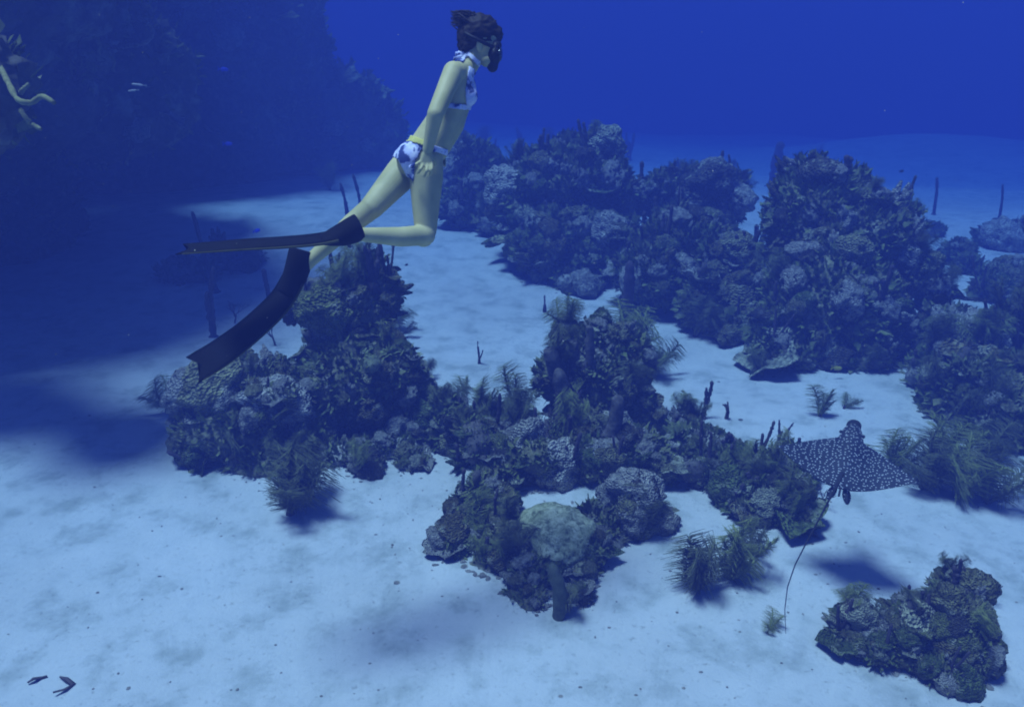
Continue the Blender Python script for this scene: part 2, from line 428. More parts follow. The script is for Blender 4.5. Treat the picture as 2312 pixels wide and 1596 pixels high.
coral_head('coral_mound', 'narrow coral tower topped with sponges and bushy plumes in mid picture', 'coral head',
    LB([(1340, 890, 75, 105, 7.1), (1300, 800, 42, 60, 7.1), (1345, 770, 40, 50, 7.2), (1405, 830, 65, 95, 7.3), (1420, 930, 60, 75, 7.2), (1245, 860, 36, 60, 7.0), (1330, 960, 90, 50, 6.9)]),
    190, (0.045, 0.11), 5000, 0.05, seed=4, pale=.38, who='central coral tower', rods=5, plumes=5, spurs=12)
coral_head('coral_ledge', 'sloping reef ledge joining the two-humped head and the central tower', 'reef ledge',
    LB([(1010, 970, 60, 55, 6.9), (1090, 980, 90, 50, 6.8), (1075, 1010, 50, 60, 6.6), (1150, 960, 55, 45, 7.0), (1210, 1035, 68, 58, 6.35), (1310, 1030, 90, 60, 6.4), (1430, 1030, 75, 58, 6.4), (1480, 1060, 45, 40, 6.3), (1130, 1060, 60, 50, 6.2)]),
    220, (0.04, 0.12), 5500, 0.045, seed=5, pale=.38, who='sloping reef ledge', rods=8, plumes=7, spurs=10)
coral_head('coral_mound', 'low dark coral head carrying the pale brain coral in the foreground', 'coral head',
    LB([(1090, 1160, 75, 85, 5.9), (1050, 1225, 62, 50, 5.6), (1150, 1235, 90, 62, 5.5), (1260, 1240, 110, 55, 5.6), (1425, 1170, 66, 80, 5.9), (1360, 1200, 70, 55, 5.7), (1020, 1235, 36, 34, 5.5), (1110, 1280, 60, 30, 5.35), (1180, 1245, 50, 34, 5.32), (1250, 1262, 70, 30, 5.3), (1325, 1240, 48, 36, 5.35)]),
    230, (0.035, 0.10), 6000, 0.04, seed=6, pale=.38, who='low foreground coral head', rods=5, plumes=5, spurs=10)
coral_head('coral_stub', 'stubby pale-topped rock nearest the camera below the brain coral', 'rock',
    LB([(1205, 1300, 56, 52, 5.2), (1200, 1352, 46, 40, 5.05), (1165, 1340, 26, 42, 5.1), (1300, 1290, 52, 40, 5.25)]), 45, (0.03, 0.07), 1300, 0.03, seed=7)
coral_head('loose_rock', 'small dark loose rock alone on sand right of the column sponge', 'rock', LB([(1315, 1352, 24, 28, 5.05)]), 6, (0.02, 0.04), 300, 0.025, seed=8, mtl=M_ROCK)
coral_head('coral_rubble', 'pale rubble mound with a dark disc between tower and eagle ray', 'coral rubble',
    LB([(1580, 1010, 62, 50, 6.75), (1620, 1075, 66, 55, 6.4), (1655, 1040, 40, 38, 6.5), (1640, 1115, 40, 24, 6.2), (1545, 960, 36, 34, 7.0)]), 90, (0.035, 0.09), 2200, 0.04, mtl=M_PALE, seed=9, who='pale rubble mound', rods=5, plumes=3, pale=.55)
coral_head('coral_mound', 'round dark coral head just left of the eagle ray', 'coral head',
    LB([(1740, 1130, 88, 80, 6.1), (1790, 1178, 46, 42, 5.9), (1680, 1150, 50, 55, 6.0), (1780, 1060, 52, 55, 6.3), (1690, 1090, 40, 40, 6.2)]), 130, (0.035, 0.10), 4500, 0.045, seed=10, who='round coral head beside the ray', rods=5, plumes=6, spurs=8)
coral_head('coral_mound', 'dark double coral head in the bottom right corner', 'coral head',
    LB([(1930, 1422, 42, 48, 4.75), (1900, 1440, 28, 22, 4.7), (1975, 1462, 36, 26, 4.6), (2035, 1450, 42, 62, 4.6), (2050, 1395, 34, 55, 4.7), (2150, 1410, 74, 96, 4.65), (2130, 1500, 70, 40, 4.5), (2195, 1480, 46, 60, 4.55), (2145, 1340, 42, 42, 4.75)]),
    220, (0.03, 0.085), 5500, 0.035, seed=11, who='bottom right coral head', rods=9, plumes=5, pale=.2, spurs=10)
coral_head('coral_mound', 'biggest and tallest dark coral head right of centre', 'coral head',
    LB([(1870, 700, 165, 150, 9.0), (1830, 520, 100, 145, 9.4), (1950, 560, 105, 120, 9.4), (1810, 420, 52, 65, 9.6), (1910, 460, 66, 75, 9.6), (2025, 510, 50, 55, 9.6), (1780, 790, 80, 55, 8.7), (1930, 800, 105, 50, 8.7), (1735, 750, 45, 50, 8.8), (2030, 620, 45, 90, 9.3)]),
    280, (0.06, 0.17), 9000, 0.075, seed=12, who='tallest coral head', rods=16, plumes=12, spurs=24)
coral_head('coral_mound', 'wide coral head on the sand bank behind the diver\'s knees', 'coral head',
    LB([(1270, 430, 115, 100, 12.2), (1195, 480, 80, 75, 12.2), (1335, 385, 72, 70, 12.7), (1285, 345, 40, 40, 13), (1235, 560, 78, 56, 11.6), (1180, 400, 45, 55, 12.6), (1385, 450, 50, 85, 12.2), (1330, 540, 100, 62, 11.7), (1400, 560, 60, 60, 11.4), (1290, 590, 110, 50, 11.6)]),
    260, (0.08, 0.20), 8000, 0.10, seed=13, who='wide bank coral head', rods=14, plumes=10, spurs=20)
coral_head('coral_mound', 'ragged middle-distance coral head left of the tallest one', 'coral head',
    LB([(1540, 560, 95, 75, 10.7), (1480, 620, 75, 62, 10.3), (1580, 690, 42, 72, 9.8), (1640, 600, 62, 66, 10.2), (1685, 680, 42, 56, 9.8), (1430, 620, 40, 56, 10.6), (1650, 740, 30, 30, 9.5)]),
    280, (0.06, 0.17), 8000, 0.085, seed=14, who='ragged middle coral head', rods=16, plumes=10, spurs=20)
coral_head('coral_mound', 'pale hazy coral head behind the ragged one, before the far sand', 'coral head',
    LB([(1600, 430, 82, 52, 12.5), (1500, 445, 66, 54, 12.7), (1545, 450, 60, 50, 12.5), (1640, 470, 40, 40, 12.2), (1560, 545, 115, 85, 12.3)]), 130, (0.07, 0.19), 3500, 0.09, seed=46, spurs=8, pale=.3, who='hazy head behind the ragged one', rods=8, plumes=4)
coral_head('coral_mound', 'hazy coral head seen beyond the diver\'s raised knee', 'coral head',
    LB([(1060, 385, 62, 66, 14.8), (1080, 460, 66, 56, 14.2), (1125, 500, 46, 28, 13.7), (1040, 480, 40, 44, 14.0), (1030, 415, 50, 50, 14.6)]), 130, (0.08, 0.2), 4000, 0.11, seed=15, who='hazy head beyond the knee', rods=7, plumes=5, spurs=10)
coral_head('coral_mound', 'dark coral head at the right edge behind the plume thicket', 'coral head',
    LB([(2180, 900, 92, 105, 7.8), (2260, 960, 76, 76, 7.5), (2130, 760, 62, 66, 8.9), (2275, 790, 66, 90, 8.6), (2110, 665, 36, 46, 9.6), (2200, 830, 80, 60, 8.3), (2300, 880, 50, 80, 8.0), (2110, 850, 50, 60, 8.4)]),
    250, (0.05, 0.14), 8000, 0.07, seed=16, who='right edge coral head', rods=10, plumes=10, spurs=18)
coral_head('coral_mound', 'small far coral head at the right edge on bare sand', 'coral head', LB([(2285, 512, 52, 28, 14.2), (2245, 520, 24, 18, 14.0)]), 50, (0.08, 0.18), 1500, 0.1, seed=17)
coral_head('coral_mound', 'hazy coral head at the right edge below the small far one', 'coral head', LB([(2290, 640, 50, 42, 11.5), (2230, 660, 30, 26, 11.2)]), 60, (0.07, 0.16), 1800, 0.09, seed=18, spurs=4)
coral_head('coral_knoll', 'small dark knoll standing on sand right of the tallest head', 'coral head', LB([(2165, 565, 28, 30, 12.9), (2190, 595, 26, 20, 12.4)]), 40, (0.06, 0.12), 1200, 0.08, seed=19)
coral_head('coral_knoll', 'tiny dark knoll with a rod on far right sand', 'coral head', LB([(2108, 488, 26, 15, 14.6)]), 20, (0.06, 0.12), 500, 0.08, seed=20)
coral_head('coral_knoll', 'small hazy knoll near the far sand edge in mid picture', 'coral head', LB([(1535, 357, 26, 22, 23.0), (1570, 365, 30, 17, 22.4)]), 30, (0.1, 0.2), 900, 0.12, seed=22)
coral_head('boulder', 'smooth grey boulder in half shade under the upper fin tip', 'boulder', LB([(425, 615, 76, 36, 11.3)]), 10, (0.06, 0.12), 500, 0.05, seed=23, amp=0.12, mtl=M_RUB)
coral_head('boulder', 'rough boulder behind the smooth one beneath the upper fin', 'boulder', LB([(545, 592, 56, 38, 11.9), (500, 590, 40, 30, 12.0)]), 14, (0.06, 0.14), 600, 0.05, seed=24, amp=0.16, mtl=M_RUB)
coral_head('coral_dome', 'pale rounded coral dome at the foot of the wide bank head', 'brain coral', LB([(1300, 618, 50, 32, 11.2), (1335, 626, 28, 22, 11.1)]), 14, (0.05, 0.1), 300, .04, seed=25, amp=0.16, mtl=M_PALE)
coral_head('coral_dome', 'small pale dome left of the pale rounded one on the bank', 'brain coral', LB([(1215, 600, 24, 22, 11.5)]), 4, (0.04, 0.08), 0, seed=26, amp=0.08, mtl=M_PALE, mix=['brain_knob'])

# cliffs on the left: undercut reef wall; upper shelves above the picture are added to cast shade
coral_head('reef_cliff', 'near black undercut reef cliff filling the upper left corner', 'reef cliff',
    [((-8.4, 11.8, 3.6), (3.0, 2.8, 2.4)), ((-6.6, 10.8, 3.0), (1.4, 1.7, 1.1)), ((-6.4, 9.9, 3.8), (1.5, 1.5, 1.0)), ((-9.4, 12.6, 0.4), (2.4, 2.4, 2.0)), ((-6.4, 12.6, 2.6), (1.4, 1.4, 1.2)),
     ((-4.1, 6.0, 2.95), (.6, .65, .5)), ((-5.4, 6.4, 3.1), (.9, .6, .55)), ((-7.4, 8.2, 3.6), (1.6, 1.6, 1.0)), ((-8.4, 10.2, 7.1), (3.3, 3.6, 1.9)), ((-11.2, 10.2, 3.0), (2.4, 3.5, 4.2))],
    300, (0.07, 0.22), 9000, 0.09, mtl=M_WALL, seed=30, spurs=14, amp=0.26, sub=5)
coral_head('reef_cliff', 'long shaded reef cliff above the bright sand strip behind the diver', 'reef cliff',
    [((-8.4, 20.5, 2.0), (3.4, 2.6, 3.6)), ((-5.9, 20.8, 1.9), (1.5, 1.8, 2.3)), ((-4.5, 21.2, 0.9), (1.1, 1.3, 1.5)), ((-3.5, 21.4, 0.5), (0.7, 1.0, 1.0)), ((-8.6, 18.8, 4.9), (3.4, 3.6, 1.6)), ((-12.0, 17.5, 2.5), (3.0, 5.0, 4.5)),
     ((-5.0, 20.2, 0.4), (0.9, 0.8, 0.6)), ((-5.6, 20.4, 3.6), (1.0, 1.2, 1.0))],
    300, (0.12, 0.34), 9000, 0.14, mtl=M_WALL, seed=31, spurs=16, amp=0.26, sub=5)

# the foreground brain coral
def brain_coral():
    root = thing('brain_coral', 'large pale brain coral with meandering grooves in the foreground', 'brain coral', P(1252, 1222, 5.42))
    v, f = ICO[5]; v = v.copy()
    q = v * (1, 1, 0.8)
    w = fbm(q * 2.2, 3, 71)
    g = np.abs(np.sin(13 * (q[:, 0] * .8 + .5 * q[:, 1]) + 9 * fbm(q * 2.1 + 4, 2, 77)))
    d = 1 + 0.16 * w + 0.03 * (g - .5) + 0.03 * fbm(q * 8, 3, 5, True) - 0.10 * np.exp(-(((q[:, 0] + .45) / .12) ** 2 + ((q[:, 1] + .75) / .2) ** 2)) - 0.08 * np.clip(fbm(q * 3.1 + 8, 2, 91) - .35, 0, 1)
    v = v * d[:, None] * (0.275, 0.27, 0.20)
    def build(n, l, b):
        t = texnoise(n, l, 17, 8, .8); p = texnoise(n, l, 8, 5, .7)
        r1 = ramp(n, [(.40, (.15, .165, .07)), (.475, (.44, .45, .24)), (.53, (.66, .65, .38)), (.62, (.80, .78, .50))]); l.new(t.outputs[0], r1.inputs[0])
        r2 = ramp(n, [(.44, (1, 1, 1)), (.56, (.55, .58, .48))]); l.new(p.outputs[0], r2.inputs[0])
        l.new(mixc(n, l, 1.0, r1.outputs[0], r2.outputs[0], 'MULTIPLY'), b.inputs['Base Color'])
        add_bump(n, l, b, t.outputs[0], .02, .8)
    m = mat('brain_coral', build)
    link('dome', make_mesh('dome', v, f, m), root, (0, 0, 0.03))
    v2, f2 = ICO[4]
    d2 = 1 + .2 * fbm(v2 * 2.5, 3, 31)
    link('skirt', make_mesh('skirt', v2 * d2[:, None] * (0.25, 0.25, 0.12), f2, M_ROCK), root, (0, 0, -0.03))
brain_coral()

# ---------------------------------------------------------------- soft corals and sponges
def frond_mesh(i, m, dens=1.0, curl=0.15):
    """one feather: a bent stem and two rows of thin side branches, 1 m tall"""
    b = Bag(); r0 = random.Random(300 + i)
    lean = r0.uniform(-.25, .25); lean2 = r0.uniform(-.12, .12)
    t = np.linspace(0, 1, 9)
    stem = np.stack([lean * t ** 2 + .02 * np.sin(6 * t + i), lean2 * t ** 2, t * (1 - 0.08 * t)], -1)
    b.tube(stem, 0.022 * (1 - .7 * t) + .006, 5)
    n = int(54 * dens)
    for k in range(n):
        u = 0.14 + 0.86 * k / n
        j = min(7, int(u * 8)); fr = u * 8 - j; p = stem[j] * (1 - fr) + stem[j + 1] * fr
        for sgn in (-1, 1):
            L = (0.20 * math.sin(math.pi * (0.14 + 0.80 * u)) + .03) * r0.uniform(.6, 1.2)
            az = r0.uniform(-.9, .9); e = r0.uniform(.45, 1.05)
            d = np.array((sgn * math.cos(az) * math.cos(e), math.sin(az) * math.cos(e), math.sin(e)))
            sag = np.array((sgn * .2, 0, -curl * L))
            b.tube([p, p + d * L * .5 + (0, 0, .02), p + d * L + sag * r0.uniform(.3, 1)], [.0064, .006, .003], 3, False)
    return b.mesh('frond', m)
FROND = {'o': [frond_mesh(i, M_PLUME) for i in range(5)], 'd': [frond_mesh(i + 9, M_PLUMED, 1.1) for i in range(5)]}
def sea_plume(label, x, y, h, d=None, n=5, spread=0.45, tone='o', lean=0.0, group=None, seed=0, name='sea_plume'):
    """x, y: picture point of the foot; h: height in picture pixels; d: distance (None: on the sand)"""
    if d: d = foot(x, y, d)
    p = P(x, y, d) if d else G(x, y); dd = d or depth_at(y)
    return plume_at(label, p, h * dd / FPX / 0.95, n, spread, tone, lean, group, seed + int(x * 7 + y), name)
def plume_at(label, p, H, n=5, spread=.5, tone='o', lean=0.0, group=None, seed=0, name='sea_plume'):
    root = thing(name, label, 'sea plume', p, group); r0 = random.Random(seed)
    hf = Bag(); hf.tube([(0, 0, -.06), (0, 0, .01), (0, 0, .05)], [.05 * H + .01, .04 * H + .008, .02 * H], 7); link('holdfast', hf.mesh('holdfast', M_ROD), root)
    for k in range(n):
        a = r0.uniform(0, 6.28); t = spread * r0.uniform(.15, 1.0) if n > 1 else spread * .2
        q = Quaternion((math.sin(a), -math.cos(a), 0), -t) @ Quaternion((0, 1, 0), lean) @ Quaternion((0, 0, 1), r0.uniform(0, 6.28))
        s = H * r0.uniform(.62, 1.0) if k else H
        link('frond', r0.choice(FROND[tone]), root, (0, 0, .01), q, (s * r0.uniform(.9, 1.2), s * r0.uniform(.9, 1.2), s))
    return root
def rod_path(r0, H, lean, wob=0.06):
    t = np.linspace(0, 1, 8)
    ph = r0.uniform(0, 6)
    return np.stack([lean[0] * H * t + wob * H * np.sin(3.4 * t + ph) * t, lean[1] * H * t + wob * H * np.cos(3 * t + ph) * t, H * t], -1)
def sea_rod(label, x, y, h, d=None, n=1, thick=9.0, lean=(0, 0), spread=.25, mtl=None, group=None, seed=0, name='sea_rod', cat='sea rod', knob=True):
    if d: d = foot(x, y, d)
    p = P(x, y, d) if d else G(x, y); dd = d or depth_at(y); k = dd / FPX
    return rod_at(label, p, h * k, thick * k, n, lean, spread, mtl, group, seed + int(x * 3 + y * 5), name, cat)
def rod_at(label, p, H, T, n=1, lean=(0, 0), spread=.25, mtl=None, group=None, seed=0, name='sea_rod', cat='sea rod'):
    root = thing(name, label, cat, p, group); r0 = random.Random(seed)
    hf = Bag(); hf.tube([(0, 0, -.08), (0, 0, 0), (0, 0, .03)], [T * 1.3, T * .9, T * .5], 8); link('holdfast', hf.mesh('holdfast', mtl or M_ROD), root)
    for i in range(n):
        le = (lean[0] + (r0.uniform(-spread, spread) if n > 1 else 0), lean[1] + (r0.uniform(-spread, spread) if n > 1 else 0))
        pts = rod_path(r0, H * (r0.uniform(.55, 1) if i else 1), le, .04)
        fine = np.stack([np.interp(np.linspace(0, 7, 22), range(8), pts[:, a]) for a in range(3)], -1)
        rad = T * .5 * (1 + .16 * rng.normal(size=22)) * np.linspace(1, .8, 22); rad[-1] *= .5
        b = Bag(); b.tube(fine, rad, 8); link('branch', b.mesh('branch', mtl or M_ROD), root, (0, 0, -.01))
    return root
def twig(label, x, y, h, d=None, lean=(0, 0), thick=3.0, gen=4, mtl=None, group=None, seed=0, name='twig_coral', cat='twig coral', fan=.5):
    if d: d = foot(x, y, d)
    p = P(x, y, d) if d else G(x, y); dd = d or depth_at(y); k = dd / FPX
    root = thing(name, label, cat, p, group); r0 = random.Random(seed + int(x + y * 3))
    def grow(p0, dirv, L, rad, g, b):
        p1 = p0 + dirv * L; mid = (p0 + p1) / 2 + np.array([r0.uniform(-.1, .1) * L for _ in range(3)])
        b.tube([p0, mid, p1], [rad, rad * .85, rad * .7], 5)
        if g == 0: return
        for s in range(2):
            v = dirv + np.array((r0.uniform(-fan, fan) * 1.5, r0.uniform(-fan, fan) * 1.5, r0.uniform(-.2, .35))); v /= np.linalg.norm(v)
            grow(p1, v, L * r0.uniform(.6, .9), rad * .72, g - 1, b)
    L0 = h * k / 2.6; d0 = np.array((lean[0], lean[1], 1.0)); d0 /= np.linalg.norm(d0)
    b = Bag(); b.tube([(0, 0, -.05), np.array((0, 0, 0)), d0 * L0], [thick * k * .75, thick * k * .6, thick * k * .5], 6); link('stem', b.mesh('stem', mtl or M_TWIG), root)
    for s in range(3):
        v = d0 + np.array((r0.uniform(-fan, fan) * 1.6, r0.uniform(-fan, fan) * 1.6, r0.uniform(-.1, .3))); v /= np.linalg.norm(v)
        b = Bag(); grow(d0 * L0 * r0.uniform(.6, 1.0), v, L0 * .8, thick * k * .42, gen - 1, b); link('branch', b.mesh('branch', mtl or M_TWIG), root)
    return root
def vase(label, x, y, h, w, d, mtl=None, top=0.9, lean=(0, 0), name='tube_sponge', cat='sponge', seed=0, n=1, hollow=True):
    d = foot(x, y, d); p = P(x, y, d); k = d / FPX
    root = thing(name, label, cat, p); r0 = random.Random(seed + int(x))
    for i in range(n):
        H, W = h * k * (1 if i == 0 else r0.uniform(.5, .8)), w * k * .5
        t = np.array([-.1, 0, .12, .3, .5, .7, .85, .95, 1.0])
        r = W * np.array([.6, .72, .85, .95, 1.0, 1.0, .97, .93, .82]) * (1 + (top - .9) * t)
        if hollow: t = np.concatenate([t, [1.0, .9, .7]]); r = np.concatenate([r, [r[-1] * .72, r[-1] * .62, r[-1] * .4]])
        else: t = np.array([-.15, 0, .12, .3, .5, .68, .82, .91, .97, 1.0]); r = W * np.array([.75, .86, .95, 1.0, 1.0, .97, .90, .78, .55, .2]) * (1 + (top - .9) * t)
        off = np.array((r0.uniform(-1, 1), r0.uniform(-1, 1), 0)) * W * 1.6 * (i > 0)
        c = np.stack([lean[0] * H * t + .05 * H * np.sin(4 * t + i), lean[1] * H * t, H * t], -1) + off
        cq = np.linspace(0, len(t) - 1, 24); c = np.stack([np.interp(cq, range(len(t)), c[:, a]) for a in range(3)], -1); r = np.interp(cq, range(len(t)), r)
        b = Bag(); b.tube(c, r, 16)
        v = b.v[0]; nn = 1 + .34 * fbm(v * (.7 / max(.02, W)) + seed + x, 4, seed + i)
        cc = np.repeat(c, 16, axis=0); b.v[0] = cc + (v - cc) * nn[:, None]
        link('tube', b.mesh('tube', mtl or M_SPONGE), root)
    return root

ORD = 'leftmost second third fourth fifth sixth seventh eighth ninth tenth eleventh twelfth thirteenth fourteenth fifteenth sixteenth seventeenth eighteenth nineteenth twentieth twenty-first twenty-second twenty-third twenty-fourth twenty-fifth twenty-sixth'.split()
SPROUT.sort(key=lambda q: (q[6], proj(q[2])[0][0]))
rank, last = 0, None
for i, (kd, lb, v, H, T, n, grp, u) in enumerate(SPROUT):
    rank = rank + 1 if grp == last else 0; last = grp
    lb = (ORD[rank] + ' ' if rank == 0 else ORD[rank] + ' from left, ') + lb
    if kd == 'rod': rod_at(lb, v, H, T, n, ((u - .5) * .3, 0), .3, None, grp, 700 + i)
    else: plume_at(lb, v, H, n, .7, 'o' if u < .4 else 'd', (u - .5) * .5, grp, 700 + i)
# on and around the two-humped head
sea_plume('olive feathery plume thicket on the crown of the two-humped head', 790, 760, 110, 6.75, 9, .8, 'o')
sea_plume('olive plume below the crown of the two-humped head', 730, 800, 90, 6.65, 7, .8, 'o')
sea_plume('feathery plume leaning right from the two-humped head', 885, 740, 70, 6.8, 4, .7, 'o', .5)
sea_plume('small plume under the right-leaning one on the two-humped head', 905, 760, 50, 6.85, 3, .8, 'd', .4)
sea_plume('dark wispy plume drooping over sand before the two-humped head', 655, 1160, 175, 6.0, 13, .8, 'd', .15)
sea_plume('faint pale plume at the left edge of the two-humped head', 385, 930, 85, 6.9, 4, .6, 'o', -.3)
sea_plume('short plume on the right flank of the two-humped head', 955, 850, 50, 6.8, 3, .6, 'd', .3)
sea_plume('short spiky plume at the rubble ledge', 820, 1060, 80, 6.4, 4, .6, 'o')
sea_plume('tuft of dark plume between fin and crown', 700, 670, 50, 7.1, 4, .8, 'd')
sea_rod('tall dark rod standing behind the lower fin under the raised foot', 755, 650, 110, 7.2, 1, 11, (0, 0))
sea_rod('cluster of thick rods on the crown below the bent shin', 845, 640, 100, 7.2, 5, 13, (0, 0), .22)
sea_rod('dark square-topped rod left of the lower fin', 612, 700, 98, 7.3, 1, 13, (-.02, 0))
sea_rod('tall purple knobbly rod at the far left of the two-humped head', 482, 760, 165, 7.2, 2, 13, (.05, 0), .12)
sea_rod('thin dark rod rising beside the boulders under the upper fin', 490, 660, 185, 9.5, 1, 11, (-.2, 0))
twig('thin twiggy coral in the angle of the lower fin', 530, 730, 50, 7.2, (.3, 0), 3.5)
twig('bare dark twigs under the lower fin blade', 622, 780, 60, 6.8, (-.2, 0), 4)
sea_rod('dark gnarled rod lying out over sand at left foot of the head', 470, 1050, 45, 6.5, 2, 9, (-1.9, -.2), .15)
twig('tiny pale forked twig at the foot of the two-humped head', 590, 1065, 45, 6.3, (-.3, 0), 4, 2, M_PALE)
coral_head('slab_coral', 'pale tilted coral slab on the front of the two-humped head', 'coral', LB([(612, 892, 46, 14, 6.35), (640, 886, 30, 12, 6.4)]), 9, (.03, .06), 250, .03, seed=41, mtl=M_PALE, pale=.7)
coral_head('block_sponge', 'small blocky olive sponge on the right hump', 'sponge', LB([(840, 822, 22, 20, 6.55)]), 0, (.02, .04), 120, .02, seed=42, mtl=M_OLIVE, amp=.16)
vase('yellow sponge patch on the lower left edge of the two-humped head', 447, 1000, 34, 10, 6.5, M_YELLOW, lean=(.3, 0), name='yellow_sponge', hollow=False)
# ledge
sea_plume('tall upright bottlebrush plume in mid picture', 1160, 940, 125, 6.7, 2, .12, 'o')
sea_plume('shorter bottlebrush plume left of the tall one', 1050, 930, 85, 6.8, 2, .12, 'o')
sea_plume('low plume spreading left of the tall bottlebrush', 1115, 935, 70, 6.7, 4, .8, 'o', -.3)
sea_plume('drooping plume right below the tall bottlebrush', 1180, 990, 85, 6.5, 5, .5, 'o', .1)
coral_head('olive_sponge', 'rounded olive leafy sponge left of the bottlebrush plumes', 'sponge', LB([(1005, 915, 36, 36, 6.75), (1020, 935, 26, 24, 6.7)]), 14, (.03, .06), 500, .035, seed=43, mtl=M_OLIVE, mix=['leafy_algae'])
coral_head('barrel_sponge', 'big dark barrel sponge on the reef ledge', 'sponge', LB([(1078, 1005, 40, 52, 6.2), (1074, 970, 34, 26, 6.22)]), 5, (.02, .05), 500, .02, seed=47, mtl=M_SPONGE, amp=.13)
twig('small fan-shaped twig coral in the gap beside the tower', 1235, 1000, 75, 6.5, (0, 0), 4, 4)
sea_plume('feathery plume hanging left of the brain coral', 1095, 1185, 105, 5.7, 6, .45, 'o', -.05)
sea_plume('dark plume right of the mid ledge', 1450, 1060, 85, 6.1, 6, .7, 'd', .1)
sea_plume('dark plume right of the brain coral', 1440, 1200, 110, 5.75, 7, .55, 'd', .2)
sea_rod('slim rods between tower and brain coral', 1290, 1080, 130, 6.2, 4, 9, (0, 0), .22)
sea_rod('single slim rod at right foot of the tower', 1385, 1090, 120, 6.2, 2, 9, (.05, 0), .12)
sea_rod('short rod at left of the ledge', 1035, 1060, 70, 6.2, 1, 10, (-.05, 0))
sea_rod('rod left of the brain coral', 1160, 1080, 130, 6.0, 2, 10, (.05, 0), .12)
coral_head('boulder_coral', 'rounded dark coral boulder in the middle of the ledge', 'coral', LB([(1212, 1030, 52, 46, 6.15)]), 10, (.03, .06), 500, .03, seed=44, amp=.14)
# tower
vase('stout dark tube sponge at left on the tower', 1255, 870, 90, 36, 6.95, lean=(-.15, 0))
vase('middle dark tube sponge on the tower', 1292, 850, 85, 28, 7.0)
vase('tallest pointed tube sponge on the tower', 1322, 840, 110, 26, 7.0, top=.55, lean=(.08, 0))
sea_plume('big bushy plume crowning the tower', 1410, 830, 150, 7.0, 11, .6, 'o', .1)
sea_plume('feathery plume drooping right of the tower', 1450, 850, 110, 6.9, 8, .7, 'o', .55)
sea_plume('dark plume deep on the right side of the tower', 1420, 900, 110, 7.0, 6, .5, 'd', .2)
sea_rod('tall thick column rod behind the tower', 1408, 740, 160, 7.6, 2, 26, (0, 0), .08)
vase('dark column sponge leaning on the tower front', 1262, 960, 140, 34, 6.8, name='column_sponge', hollow=False)
vase('second column sponge at the foot of the tower', 1370, 1000, 120, 34, 6.6, lean=(.2, 0), name='column_sponge', hollow=False)
# foreground
vase('tall slim olive column sponge before the brain coral', 1262, 1392, 140, 34, 4.95, M_COLUMN, top=.8, name='column_sponge', hollow=False, lean=(-.10, .05), seed=3)
plume_at('wispy plume hugging the olive column sponge', P(1272, 1385, 4.93), .26, 4, .35, 'd', .1, None, 77)
twig('two-forked twig right of the olive column sponge', 1285, 1340, 42, 5.1, (.35, 0), 4.5, 2)
vase('pale upright finger sponge left of the brain coral', 1135, 1180, 60, 20, 5.45, M_PALE, name='finger_sponge', hollow=False)
# rubble and ray neighbours
coral_head('disc_sponge', 'dark flat round sponge disc on the rubble mound', 'sponge', [(P(1566, 1065, 6.2), (.115, .05, .095))], 0, (.02, .03), 150, .015, seed=45, mtl=M_SPONGE, amp=.08)
sea_rod('upright forked rod on the rubble mound', 1588, 945, 95, 6.8, 2, 9, (.02, 0), .1)
twig('bushy twig coral on the left of the rubble mound', 1525, 960, 50, 6.9, (0, 0), 6, 4)
twig('forked twig coral on the right of the rubble mound', 1640, 945, 50, 6.8, (.1, 0), 8, 2)
sea_rod('pale forked rods at the tip of the ray\'s left wing', 1755, 1010, 66, 6.6, 3, 6, (.15, 0), .3)
sea_plume('feathery plume on sand left of the round head', 1570, 1345, 160, None, 9, .5, 'd')
sea_plume('wispy plume on sand below the round head', 1640, 1320, 160, None, 8, .65, 'o', .2)
sea_plume('plume hanging from the lower left of the round head', 1690, 1250, 90, 5.7, 6, .8, 'd', -.1)
sea_plume('small fallen wispy plume on sand left of the ray\'s tail', 1730, 1440, 66, None, 3, .7, 'o', .4)
twig('twigs at the right of the round head under the ray\'s tail', 1840, 1150, 60, 5.8, (.7, 0), 4, 3)
sea_plume('pale plume standing on sand behind the ray', 1850, 945, 80, None, 5, .5, 'o', .3)
sea_plume('second pale plume on sand behind the ray\'s head', 1905, 925, 45, None, 4, .8, 'o', .6)
for q, (x, y, h, ln, lb) in enumerate([(2010, 1080, 130, -.1, 'plume thicket clump touching the ray\'s right wing'), (2080, 1110, 150, .1, 'largest clump of the plume thicket right of the ray'),
        (2160, 1130, 160, .05, 'right middle clump of the plume thicket'), (2225, 1140, 140, .15, 'rightmost clump of the plume thicket'), (2130, 1060, 130, -.1, 'rear clump of the plume thicket'), (2215, 1040, 110, .1, 'rear right clump of the plume thicket')]):
    sea_plume(lb, x, y, h, None, 9, .75, 'd' if q % 2 else 'o', ln, 'plume thicket right of the ray')
sea_rod('upright rod on the bottom right head', 2095, 1400, 76, 4.75, 1, 11, (-.15, 0))
twig('bare branch at upper left of the bottom right head', 1945, 1390, 60, 4.95, (-1.0, 0), 5, 3)
twig('little bare branch between the humps of the bottom right head', 2040, 1400, 40, 4.8, (-.8, 0), 4, 2)
twig('curling branch at upper right of the bottom right head', 2215, 1370, 80, 4.75, (.35, 0), 6, 2)
vase('upright knob sponge on the bottom right head', 2052, 1395, 50, 24, 4.75, name='knob_sponge', hollow=False)
